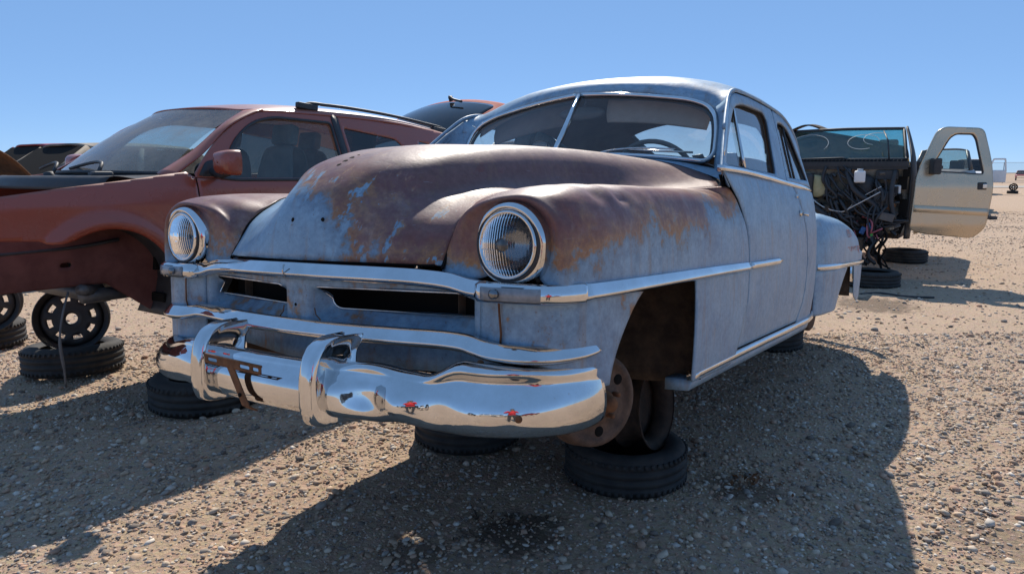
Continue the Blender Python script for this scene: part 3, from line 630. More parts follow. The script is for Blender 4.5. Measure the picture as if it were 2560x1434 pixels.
for s in (1, -1):
    lab = 'left' if s > 0 else 'right'
    F3 = lambda u, v, s=s: (s*cabx(u, v), u, v); B3 = lambda u, v, s=s: (s*bodyx(u, v), u, v)
    # door lower skin
    rear = [(2.335, 1.062), (2.40, 1.0), (2.47, .92), (2.53, .80), (2.55, .66), (2.535, .52), (2.49, .42), (2.43, .352)]
    front = [(1.380, .352), (1.434, .435), (1.478, .529), (1.492, .60), (1.494, .675), (1.491, .73), (1.482, .79), (1.457, .853), (1.42, .912), (1.385, .952), (1.355, .978), (1.325, 1.0), (1.27, 1.062)]
    dr = region('door', rear+front, [], B3, M['body'], car, .018, .005)
    upper = region('window_frame', rp([(1.262, 1.066), (1.40, 1.19), (1.58, 1.335), (1.70, 1.415), (1.78, 1.440), (2.02, 1.452), (2.395, 1.447), (2.365, 1.303), (2.295, 1.15), (2.255, 1.066)], .02), [win_door], F3, M['body'], dr, .013, .012)
    glassf = lambda u, v, s=s: (s*(cabx(u, v)-.014), u, v)
    region('window_glass', win_door, [], glassf, M['glass'], dr, .03, 0)
    MB().tube([(s*(cabx(u, v)-.006), u, v) for u, v in ((1.715, 1.362), (1.66, 1.21), (1.615, 1.094))], .008, 8).build('vent_divider', M['chrome'], dr)
    MB().tube([(s*(cabx(u, v)-.002), u, v) for u, v in win_door], .0055, 6, closed=True).build('window_seal', M['black'], dr)
    mb = MB().tube(cr([(s*.905, 2.415, .912), (s*.918, 2.42, .91), (s*.922, 2.45, .906)], 8), .008, 8); mb.lathe([(.016, 0), (.014, .008), (.0001, .009)], 14, axis_mtx((s*.894, 2.415, .915), (s, 0, 0)))
    mb.build('door_handle_stub', M['old_chrome'], dr)
    mb = MB().lathe([(.011, 0), (.010, .004), (.0001, .005)], 12, axis_mtx((s*.886, 2.36, 1.0), (s, 0, .1))).build('lock_cylinder', M['old_chrome'], dr)
    # quarter panel with its window
    qo = [(2.343, 1.062), (2.408, 1.0), (2.477, .92), (2.537, .80), (2.557, .66), (2.542, .52), (2.497, .42), (2.437, .345), (2.5, .30), (3.30, .30), (3.75, .36), (3.95, .60), (3.95, 1.0), (3.55, 1.05), (3.40, 1.062)]
    qp = region('quarter_panel', qo, [], B3, M['body'], car, .022, .005)
    region('quarter_window_frame', rp([(2.264, 1.066), (2.304, 1.15), (2.374, 1.303), (2.405, 1.447), (2.60, 1.430), (2.80, 1.375), (3.0, 1.305), (3.25, 1.20), (3.42, 1.10), (3.45, 1.066)], .02), [win_q], F3, M['body'], qp, .013, .012)
    region('quarter_glass', win_q, [], glassf, M['glass'], qp, .03, 0)
    MB().tube([(s*(cabx(u, v)-.006), u, v) for u, v in ((2.60, 1.39), (2.545, 1.24), (2.50, 1.09))], .006, 8).build('window_divider', M['black'], qp)
    MB().tube([(s*(cabx(u, v)-.002), u, v) for u, v in win_q], .0055, 6, closed=True).build('window_seal', M['black'], qp)
    region('dark_gap_panel', [(1.25, 1.05), (3.3, 1.05), (3.3, .34), (1.42, .34), (1.5, .6), (1.46, .85)], [], lambda u, v, s=s: (s*(bodyx(u, v)-.035), u, v), M['void'], qp, .06, .004)  # near-black sheet added behind the door gaps so they read as shade
    MB().tube([(s*(cabx(u, v)-.016), u, v) for u, v in doorline], .012, 6).build('dark_gap_strip', M['void'], qp)  # dark strip behind the pillar gap, its shade put into the colour
    # chrome belt strip, sill strip, drip rail
    P = cr([(s*(bodyx(y, 1.06)+.004), y, z) for y, z in ((1.215, 1.068), (1.5, 1.073), (1.9, 1.068), (2.3, 1.058), (2.6, 1.052), (2.85, 1.048), (3.2, 1.046))], 40)
    MB().sweep(P, [(-.01, .012), (.004, .012), (.009, .003), (.007, -.009), (-.01, -.012)], True, s).build('belt_trim', M['chrome'], car)
    P = cr([(s*(.889-taper(y)), y, z) for y, z in ((.905, .328), (1.2, .329), (1.8, .330), (2.4, .330), (2.8, .330), (3.06, .332))], 50)
    MB().sweep(P, [(-.02, .017), (.006, .017), (.014, .008), (.014, -.006), (.006, -.016), (-.02, -.017)], True, s).build('sill_trim', M['chrome'], car)
    MB().sweep(P, [(-.10, -.018), (-.006, -.018), (-.014, -.055), (-.10, -.06)], True, s).build('rocker', M['body'], car)
    P = cr([(s*(cabx(y, z)+.006), y, z) for y, z in ((1.45, 1.246), (1.58, 1.352), (1.69, 1.428), (1.77, 1.454), (2.02, 1.466), (2.4, 1.460), (2.62, 1.440), (2.82, 1.385), (3.02, 1.31), (3.25, 1.21))], 60)
    MB().tube(P, .0085, 6).build('drip_rail', M['body'], car)
    # rear fender
    RXo = lambda y: float(np.interp(y, (3.1, 3.14, 3.22, 3.4, 3.6, 4.3, 4.5, 4.62, 4.68), (.832, .850, .874, .897, .903, .903, .885, .84, .78)))
    rows = []
    for y, b, top in ((3.10, .0, .86), (3.14, .035, .885), (3.22, .075, .908), (3.40, .118, .928), (3.60, .155, .930), (3.9, .215, .905), (4.2, .270, .855), (4.45, .30, .79), (4.60, .27, .73), (4.68, .20, .66)):
        xo = RXo(y); xi = max(.52, .82-taper(y)*.9); xi = min(xi, xo-.02)
        rows.append([(s*(xi-.05), y, top-.02), (s*(xi+(xo-xi)*.25), y, top-.002), (s*(xi+(xo-xi)*.62), y, top-.012), (s*(xo-.035), y, top-.055), (s*(xo-.010), y, top-.13), (s*xo, y, max(.66, top-.22)), (s*(xo+.001), y, .62), (s*xo, y, .575)])
    rf = sheet('rear_fender', loft(rows, 50, 36), M['body'], car, .005)
    R3 = lambda u, v, s=s: (s*(RXo(u)-.10*max(0, .56-v)**1.4), u, v)
    region('rear_fender_lower', rp([(3.105, .58), (3.80, .58), (3.66, .50), (3.56, .42), (3.50, .31), (3.12, .30)], [.005, .02, .2, .2, .03, .03]), [], R3, M['body'], rf, .014, .005)
    region('rear_fender_lower', rp([(4.03, .58), (4.66, .58), (4.66, .45), (4.52, .31), (4.32, .29), (4.12, .36), (4.09, .46)], [.02, .005, .1, .1, .08, .1, .1]), [], R3, M['body'], rf, .014, .005)
    P = cr([(s*(RXo(y)+.004), y, .600-.012*(y-3.1)) for y in (3.12, 3.2, 3.4, 3.7, 4.0, 4.3, 4.5, 4.62, 4.68)], 40)
    MB().sweep(P, [(-.015, .017), (.004, .018), (.011, .008), (.011, -.006), (.003, -.018), (-.015, -.018)], True, s).build('rear_fender_trim', M['chrome'], rf)
    mb = MB(); mb.grid(loft([[(s*.87, 4.12, .58), (s*.87, 4.12, .35)], [(s*.50, 4.15, .62), (s*.5, 4.15, .35)]], 5, 5)); mb.grid(loft([[(s*.5, 3.4, .35), (s*.5, 3.4, .65)], [(s*.5, 4.2, .35), (s*.5, 4.2, .65)]], 5, 5))
    mb.grid(loft([[(s*.86, 3.4, .57), (s*.5, 3.4, .66)], [(s*.87, 3.8, .60), (s*.5, 3.8, .7)], [(s*.86, 4.15, .57), (s*.5, 4.15, .66)]], 6, 6)); mb.grid(loft([[(s*.85, 3.48, .34), (s*.85, 3.52, .58)], [(s*.5, 3.44, .34), (s*.5, 3.44, .65)]], 5, 5))
    mb.build('rear_wheel_housing', M['grime'], rf, True, .004)
# trunk shell
rows = sym([
 [(0, 3.95, 1.14), (.3, 3.93, 1.12), (.5, 3.90, 1.07), (.60, 3.86, 1.02), (.60, 3.86, .95), (.58, 3.86, .6), (.56, 3.86, .36)],
 [(0, 4.35, 1.06), (.3, 4.35, 1.045), (.52, 4.33, .99), (.62, 4.3, .90), (.64, 4.3, .80), (.63, 4.3, .6), (.6, 4.3, .36)],
 [(0, 4.75, .96), (.3, 4.75, .945), (.52, 4.7, .89), (.62, 4.68, .80), (.63, 4.68, .70), (.62, 4.68, .55), (.6, 4.68, .38)],
 [(0, 5.05, .82), (.3, 5.03, .80), (.5, 4.98, .76), (.58, 4.92, .70), (.6, 4.9, .62), (.59, 4.88, .52), (.57, 4.86, .40)],
 [(0, 5.14, .62), (.3, 5.12, .61), (.48, 5.07, .59), (.54, 5.02, .56), (.55, 5.0, .52), (.54, 4.98, .46), (.52, 4.95, .40)],
 [(0, 5.10, .42), (.3, 5.08, .42), (.45, 5.03, .42), (.5, 5.0, .42), (.5, 4.98, .415), (.5, 4.96, .41), (.5, 4.94, .40)]])
sheet('trunk', loft(rows, 40, 45), M['body'], car, .004)
MB().sweep(cr([(-.78, 5.0, .45), (-.7, 5.12, .45), (-.4, 5.24, .45), (0, 5.27, .45), (.4, 5.24, .45), (.7, 5.12, .45), (.78, 5.0, .45)], 40), [(-.03, .06), (.01, .06), (.03, .02), (.03, -.03), (.01, -.06), (-.03, -.06)], True, -1).build('rear_bumper', M['chrome'], car)
# roof
roof_rows = sym([
 [(0, 1.692, 1.492), (0.2, 1.702, 1.484), (0.4, 1.722, 1.456), (0.55, 1.738, 1.418), (0.64, 1.736, 1.378), (0.69, 1.705, 1.345), (0.727, 1.665, 1.352)],
 [(0, 1.712, 1.53), (0.2, 1.722, 1.522), (0.4, 1.742, 1.494), (0.55, 1.756, 1.451), (0.64, 1.755, 1.422), (0.7, 1.735, 1.405), (0.733, 1.708, 1.412)],
 [(0, 1.752, 1.556), (0.2, 1.762, 1.549), (0.4, 1.782, 1.527), (0.55, 1.797, 1.493), (0.645, 1.796, 1.463), (0.7, 1.795, 1.451), (0.732, 1.78, 1.448)],
 [(0, 1.85, 1.584), (0.2, 1.855, 1.578), (0.4, 1.865, 1.558), (0.55, 1.875, 1.523), (0.648, 1.88, 1.489), (0.7, 1.88, 1.467), (0.731, 1.88, 1.456)],
 [(0, 2, 1.599), (0.2, 2, 1.594), (0.4, 2, 1.575), (0.56, 2, 1.541), (0.65, 2, 1.505), (0.7, 1.97, 1.477), (0.73, 1.97, 1.46)],
 [(0, 2.25, 1.612), (0.2, 2.25, 1.607), (0.4, 2.25, 1.589), (0.56, 2.25, 1.556), (0.655, 2.25, 1.517), (0.7, 2.25, 1.486), (0.728, 2.25, 1.462)],
 [(0, 2.6, 1.616), (0.2, 2.6, 1.611), (0.4, 2.6, 1.589), (0.56, 2.6, 1.552), (0.655, 2.6, 1.507), (0.7, 2.6, 1.469), (0.734, 2.6, 1.43)],
 [(0, 3, 1.584), (0.2, 3, 1.577), (0.4, 3, 1.544), (0.54, 3, 1.491), (0.64, 3, 1.427), (0.69, 3, 1.369), (0.727, 3.02, 1.3)],
 [(0, 3.4, 1.494), (0.2, 3.4, 1.485), (0.38, 3.4, 1.443), (0.51, 3.4, 1.377), (0.61, 3.4, 1.285), (0.65, 3.4, 1.197), (0.66, 3.42, 1.097)],
 [(0, 3.72, 1.344), (0.2, 3.72, 1.33), (0.36, 3.7, 1.288), (0.48, 3.68, 1.211), (0.56, 3.66, 1.124), (0.585, 3.65, 1.075), (0.59, 3.62, 1.045)],
 [(0, 3.95, 1.134), (0.2, 3.95, 1.125), (0.34, 3.92, 1.098), (0.46, 3.88, 1.071), (0.53, 3.84, 1.053), (0.56, 3.82, 1.044), (0.57, 3.8, 1.034)]])
RG = loft(roof_rows, 70, 61)
back = lambda p: 3.22 < p[1] < 3.70 and abs(p[0]) < .44-(p[1]-3.22)*.12
roof = sheet('roof', RG, M['body'], car, .006, back)
bl = sheet('rear_window', RG, M['glass'], car, 0, lambda p: not back(p))
sheet('headliner', RG*A([.955, 1, 1])-A([0, -.02, .022]), M['liner'], car, 0, lambda p: back(p) or p[1] < 1.74)
# windshield
pane = [(.012, 1.425, 1.168), (.18, 1.440, 1.165), (.35, 1.475, 1.157), (.52, 1.528, 1.142), (.62, 1.565, 1.130), (.672, 1.592, 1.128), (.694, 1.617, 1.155), (.694, 1.645, 1.21), (.684, 1.678, 1.29), (.668, 1.698, 1.337), (.634, 1.712, 1.376), (.572, 1.716, 1.405), (.40, 1.705, 1.440), (.2, 1.688, 1.466), (.012, 1.676, 1.480)]
wsh = empty('windshield'); wsh.parent = car
for s in (1, -1):
    P = A(pane)*A([s, 1, 1]); bot = cr(P[:6], 16); sd_ = P[5:10]; top = cr(P[:8:-1], 16)
    mid = loft([bot, top], 10, 16)
    # blend the right edge so the pane follows the rounded side
    edge = cr(P[5:10], 10)
    for i in range(10):
        d = edge[i]-mid[i, -1]
        for j in range(16): mid[i, j] += d*(j/15)**3
    sheet('glass_pane', mid, M['ws_glass'], wsh, 0)
    Q = cr(list(P), 90)
    MB().tube(Q+A([s*.004, -.006, .004]), .0105, 8).build('chrome_surround', M['chrome'], wsh)
    MB().tube(Q*A([.985, 1, 1])+A([0, .003, -.008]), .0085, 6).build('rubber_gasket', M['black'], wsh)
    # A pillar skin
    G = loft([[(s*.715, 1.585, 1.085), (s*.79, 1.45, 1.075), (s*.845, 1.275, 1.066)], [(s*.706, 1.622, 1.17), (s*.752, 1.60, 1.20), (s*.806, 1.46, 1.215)], [(s*.698, 1.66, 1.25), (s*.742, 1.64, 1.27), (s*.776, 1.56, 1.305)], [(s*.690, 1.69, 1.32), (s*.728, 1.67, 1.345), (s*.752, 1.645, 1.372)], [(s*.66, 1.722, 1.372), (s*.70, 1.715, 1.395), (s*.736, 1.70, 1.42)]], 16, 10)
    sheet('windshield_pillar', G, M['body'], wsh, .005)
    # wiper
    MB().tube(cr([(s*.22, 1.42, 1.165), (s*.27, 1.44, 1.180), (s*.42, 1.485, 1.190), (s*.56, 1.525, 1.180)], 12), .004, 6).tube([(s*.36, 1.475, 1.185), (s*.63, 1.555, 1.165)], .005, 5).build('wiper', M['old_chrome'], wsh)
MB().tube([(0, 1.415, 1.162), (0, 1.54, 1.318), (0, 1.668, 1.482)], .013, 10).build('centre_bar', M['chrome'], wsh)
# cowl between hood and glass
cw = [(0, 1.370, 1.157), (.22, 1.390, 1.153), (.42, 1.436, 1.137), (.57, 1.486, 1.108), (.70, 1.507, 1.064), (.868, 1.322, 1.000)]
cw2 = [(0, 1.42, 1.160), (.2, 1.44, 1.157), (.40, 1.485, 1.146), (.58, 1.54, 1.125), (.70, 1.585, 1.098), (.854, 1.272, 1.064)]
sheet('cowl', loft([sym([cw])[0], sym([[(a*.5+c*.5, b*.5+d*.5, e*.5+f*.5) for (a, b, e), (c, d, f) in zip(cw, cw2)]])[0], sym([cw2])[0]], 8, 50), M['body'], car, .004)
MB().tube(cr([(.30, 1.405, 1.153), (.45, 1.445, 1.136), (.58, 1.489, 1.109), (.70, 1.509, 1.067), (.80, 1.40, 1.030), (.833, 1.328, 1.003)], 30), .0035, 6).build('cowl_seam', M['void'], car)
# antenna
an = MB().lathe([(.020, 0), (.013, .012), (.006, .035), (.004, .05)], 14, axis_mtx((.826, 1.335, .985), (.12, 0, 1))).build('antenna_base', M['black'], car)
tubepart('antenna_mast', [(.832, 1.335, 1.03), (.838, 1.345, 1.18), (.832, 1.39, 1.37)], [.004, .0035, .0025], M['chrome'], an, 6)
# interior
ds = empty('dashboard'); ds.parent = car
mb = MB(); mb.grid(loft([[(x, 1.435+.17*(abs(x)/.7)**1.5, 1.165-.05*(abs(x)/.7)**2) for x in np.linspace(-.68, .68, 21)], [(x, 1.60+.1*(abs(x)/.7)**2, 1.150-.05*(abs(x)/.7)**2) for x in np.linspace(-.70, .70, 21)], [(x, 1.68, 1.08) for x in np.linspace(-.72, .72, 21)], [(x, 1.66, .85) for x in np.linspace(-.72, .72, 21)]], 20, 21)); mb.build('dash_panel', M['dashgrey'], ds, True, .006)
sw = empty('steering_wheel'); sw.parent = car; mt = axis_mtx((.36, 1.80, 1.065), (0, .86, .50))
ring = [mt @ Vector((.205*math.cos(t), .205*math.sin(t), 0)) for t in np.arange(40)*2*math.pi/40]
MB().tube(ring, .012, 8, closed=True).build('rim', M['dashgrey'], sw)
for a in (0, 180): tubepart('spoke', [mt @ Vector((.2*math.cos(R(a)), .2*math.sin(R(a)), 0)), mt @ Vector((0, 0, -.03))], .008, M['chrome'], sw, 6)
tubepart('column', [mt @ Vector((0, 0, 0)), (.36, 1.25, .80)], .022, M['dashgrey'], sw, 10)
for s in (1, -1):
    G = loft([[(s*.10, 1.80, 1.470), (s*.35, 1.82, 1.452), (s*.60, 1.83, 1.405)], [(s*.10, 1.775, 1.40), (s*.35, 1.80, 1.382), (s*.61, 1.81, 1.335)], [(s*.11, 1.765, 1.355), (s*.35, 1.79, 1.335), (s*.60, 1.80, 1.29)]], 10, 20)
    sheet('sun_visor', G, M['visor'] if s > 0 else M['liner'], car, .012)
mb = MB().lathe([(.0001, .012), (.05, .012), (.058, .0), (.05, -.012), (.0001, -.012)], 24, Matrix.Translation((-.02, 1.74, 1.405)) @ Matrix.Rotation(R(10), 4, 'Z') @ Matrix.Rotation(R(78), 4, 'X') @ Matrix.Diagonal((2.1, .62, 1, 1)))
mb.tube([(-.02, 1.745, 1.42), (0, 1.76, 1.50)], .006, 6).build('rear_view_mirror', M['dashgrey'], car)
def bench(y, z, h, name):
    st = empty(name); st.parent = car
    sheet('backrest', loft([[(x, y, z) for x in np.linspace(-.64, .64, 11)], [(x, y+.06, z+h*.6) for x in np.linspace(-.65, .65, 11)], [(x, y+.12+.03*(abs(x)/.6)**4, z+h-.03*(abs(x)/.62)**6) for x in np.linspace(-.64, .64, 11)], [(x, y+.22, z+h-.02-.04*(abs(x)/.62)**6) for x in np.linspace(-.64, .64, 11)], [(x, y+.25, z) for x in np.linspace(-.62, .62, 11)]], 26, 22), M['seatcloth'], st, .004)
    boxpart('cushion', (0, y-.2, z-.07), (1.28, .55, .16), M['seatcloth'], st, None, .04)
bench(2.24, .66, .40, 'front_seat'); bench(3.02, .66, .36, 'rear_seat')
# underside
boxpart('floor_pan', (0, 2.1, .345), (1.58, 2.1, .03), M['grime'], car); boxpart('rear_floor', (0, 3.6, .56), (1.0, 1.2, .03), M['grime'], car)
for s in (1, -1):
    MB().box((s*.44, 2.05, .28), (.07, 2.5, .11)).build('frame_rail', M['grime'], car, False)
MB().box((0, .55, .40), (.9, .14, .10)).box((0, .45, .52), (.7, .5, .12)).build('cross_member', M['grime'], car, False)
boxpart('rear_apron', (0, 4.6, .44), (.9, .7, .05), M['grime'], car)
# front brake drums (no wheels), suspension arms
for s in (1, -1):
    d = Vector((s*.90, -.42, .02)); c = Vector((s*.735, .47, .31)); bd_ = empty('front_hub'); bd_.parent = car
    mt = axis_mtx(c, d)
    MB().lathe([(.03, -.07), (.152, -.068), (.156, -.055), (.156, -.045), (.148, -.04)], 40, mt).build('backing_plate', M['drum'], bd_)
    MB().lathe([(.149, -.04), (.149, .0), (.146, .012), (.138, .016), (.125, .018), (.118, .010), (.08, .012), (.072, .026), (.0001, .026)], 40, mt).build('brake_drum', M['drum'], bd_)
    MB().lathe([(.040, .026), (.038, .05), (.028, .062), (.024, .085), (.018, .092), (.0001, .093)], 20, mt).build('hub_cap', M['rust'], bd_)
    for a, rr0 in ((.6, .10), (2.7, .10), (4.8, .10)): MB().lathe([(.017, 0), (.015, .002), (.0001, .002)], 14, mt @ Matrix.Translation((rr0*math.cos(a), rr0*math.sin(a), .0115))).build('drum_hole', M['void'], bd_)
    for k in range(5):
        a = k*2*math.pi/5+.3; MB().lathe([(.008, 0), (.008, .03), (.0001, .031)], 8, mt @ Matrix.Translation((.058*math.cos(a), .058*math.sin(a), .02))).build('wheel_stud', M['rust'], bd_)
    MB().tube([(s*.66, .5, .21), (s*.40, .58, .24)], .03, 8).tube([(s*.66, .5, .42), (s*.42, .55, .48)], .022, 8).build('control_arm', M['grime'], bd_)
    rd = empty('rear_hub'); rd.parent = car; mt = axis_mtx((s*.66, 3.79, .27), (s, 0, 0))
    MB().lathe([(.03, -.07), (.15, -.065), (.155, -.05), (.148, -.04), (.149, .02), (.135, .032), (.08, .034), (.07, .045), (.03, .05), (.0001, .052)], 32, mt).build('brake_drum', M['drum'], rd)
tubepart('rear_axle', [(-.66, 3.79, .27), (0, 3.79, .27), (.66, 3.79, .27)], [.04, .075, .04], M['grime'], car, 10)
# yard marking in red marker on the rear fender
for txt, y0, z0, hgt in (('1951', 3.74, .775, .075), ('CHRYSLER', 3.74, .655, .080)):
    cu = bpy.data.curves.new('t', 'FONT'); cu.body = txt; cu.size = hgt; cu.extrude = .0004; cu.space_character = .92
    to = bpy.data.objects.new('t', cu); COL.objects.link(to); bpy.context.view_layer.update()
    me = bpy.data.meshes.new_from_object(to.evaluated_get(bpy.context.evaluated_depsgraph_get())); bpy.data.objects.remove(to)
    co = np.empty(len(me.vertices)*3); me.vertices.foreach_get('co', co); co = co.reshape(-1, 3); new = []
    for a, b, c_ in co:
        y = y0+a*1.45; z = z0+b+.05*a*0; top = float(np.interp(y, (3.4, 3.6, 3.9, 4.2, 4.45), (.928, .93, .905, .855, .79)))
        xo = .902; x = xo-(.0 if z < top-.13 else (z-(top-.13))*.35)+.0035
        new.append((x+c_, y, z))
    me.vertices.foreach_set('co', A(new).ravel()); me.update(); link('marker_writing', me, M['marker'], car)
# ------------------------------------------------------------------ tyres and steel wheels
def tyre_mesh(ro, w, rim):
    h = w/2; p = [(rim, h*.80), (rim+.012, h*.92), (rim+(ro-rim)*.45, h*1.02), (rim+(ro-rim)*.75, h*.97), (ro-.016, h*.84), (ro-.004, h*.70), (ro, h*.58)]
    g = []
    for a in (.42, .0, -.42): g += [(ro+.001, h*(a+.10)), (ro-.008, h*(a+.07)), (ro-.008, h*(a-.07)), (ro+.001, h*(a-.10))]
    q = [(r, -z) for r, z in reversed(p)]; inner = [(rim, -h*.80), (rim+.03, -h*.7), (ro-.03, -h*.6), (ro-.022, 0), (ro-.03, h*.6), (rim+.03, h*.7), (rim, h*.80)]
    prof = p+g+q+inner[1:]
    mb = MB(); mb.lathe(prof, 56)
    # shoulder lugs
    for k in range(56):
        for sg in (1, -1):
            a = 2*math.pi*(k+.5)/56; c, s_ = math.cos(a), math.sin(a); r = ro-.001
            mb.box((r*c, r*s_, sg*h*.66), (.010, .016, h*.20), (0, 0, a))
    me = bpy.data.meshes.new('tyre'); me.from_pydata(mb.V, [], mb.F); me.update(); me.polygons.foreach_set('use_smooth', [True]*len(me.polygons)); me.materials.append(M['rubber']); return me
TY = [tyre_mesh(.278, .185, .175), tyre_mesh(.32, .20, .20)]
def tyre(x, y, z, label, k=0, tilt=(0, 0), group=None):
    o = bpy.data.objects.new('tyre', TY[k]); COL.objects.link(o); o.location = (x, y, z); o.rotation_euler = (tilt[0], tilt[1], random.uniform(0, 6)); return tag(o, label, 'tyre', group)
def wheel(name, c, axis, r, w, label, m=None, holes=True):
    m = m or M['rimblack']; root = empty(name, c, Vector(axis).to_track_quat('Z', 'Y').to_euler(), label, 'wheel'); h = w/2
    MB().lathe([(r, h), (r+.006, h*.95), (r, h*.86), (r-.022, h*.72), (r-.03, h*.2), (r-.045, .0), (r-.03, -h*.6), (r-.02, -h*.75), (r, -h*.9), (r+.006, -h*.97), (r, -h)], 48).build('barrel', m, root, True, .003)
    n = 48; d = [(r-.030, h*.30), (r-.045, h*.42), (r*.66, h*.46), (r*.54, h*.50), (r*.42, h*.44), (r*.30, h*.50), (r*.19, h*.52), (r*.16, h*.40)]
    MB().lathe(d, n, None, (lambda i, j: i in (2,) and j % 6 < 3) if holes else None).build('wheel_disc', m, root, True, .003)
    return root
tyre(.525, 3.175, .095, 'tyre lying flat with a bare rim standing in it, in front of the wheel opening', 0)
wheel('stand_rim', (.60, 3.18, .345), (-.80, .55, -.10), .19, .15, 'bare rusty rim standing upright in the tyre nearest the camera', M['rimrust'], False)
tyre(-.235, 3.665, .095, 'tyre lying flat under the middle of the chrome bumper', 0)
wheel('stand_rim', (-.24, 3.72, .345), (-.80, .55, -.05), .19, .15, 'bare rim on the flat tyre behind the middle of the bumper', M['rimrust'], False)
tyre(-1.87, 4.25, .10, 'tyre lying flat beside the passenger end of the chrome bumper', 1)
tyre(2.06, 5.70, .095, 'tyre lying flat under the rear of the blue coupe', 0)
wheel('stand_rim', (2.06, 5.72, .30), (-.80, .55, .0), .19, .15, 'rim standing on the tyre under the rear of the blue coupe', M['rimrust'], False)
tyre(-3.13, 5.0, .10, 'tyre lying flat under the red vehicle, holding an upright black wheel', 1, (R(3), R(2)))
wheel('steel_wheel', (-3.10, 4.98, .385), (.45, -.88, .12), .225, .19, 'black steel wheel with round holes standing under the red vehicle')
tyre(-4.35, 5.75, .10, 'tyre lying flat at the left edge under the red vehicle', 1)
wheel('steel_wheel', (-4.15, 5.60, .385), (.45, -.88, .0), .225, .19, 'black steel wheel cut by the left edge of the photo')
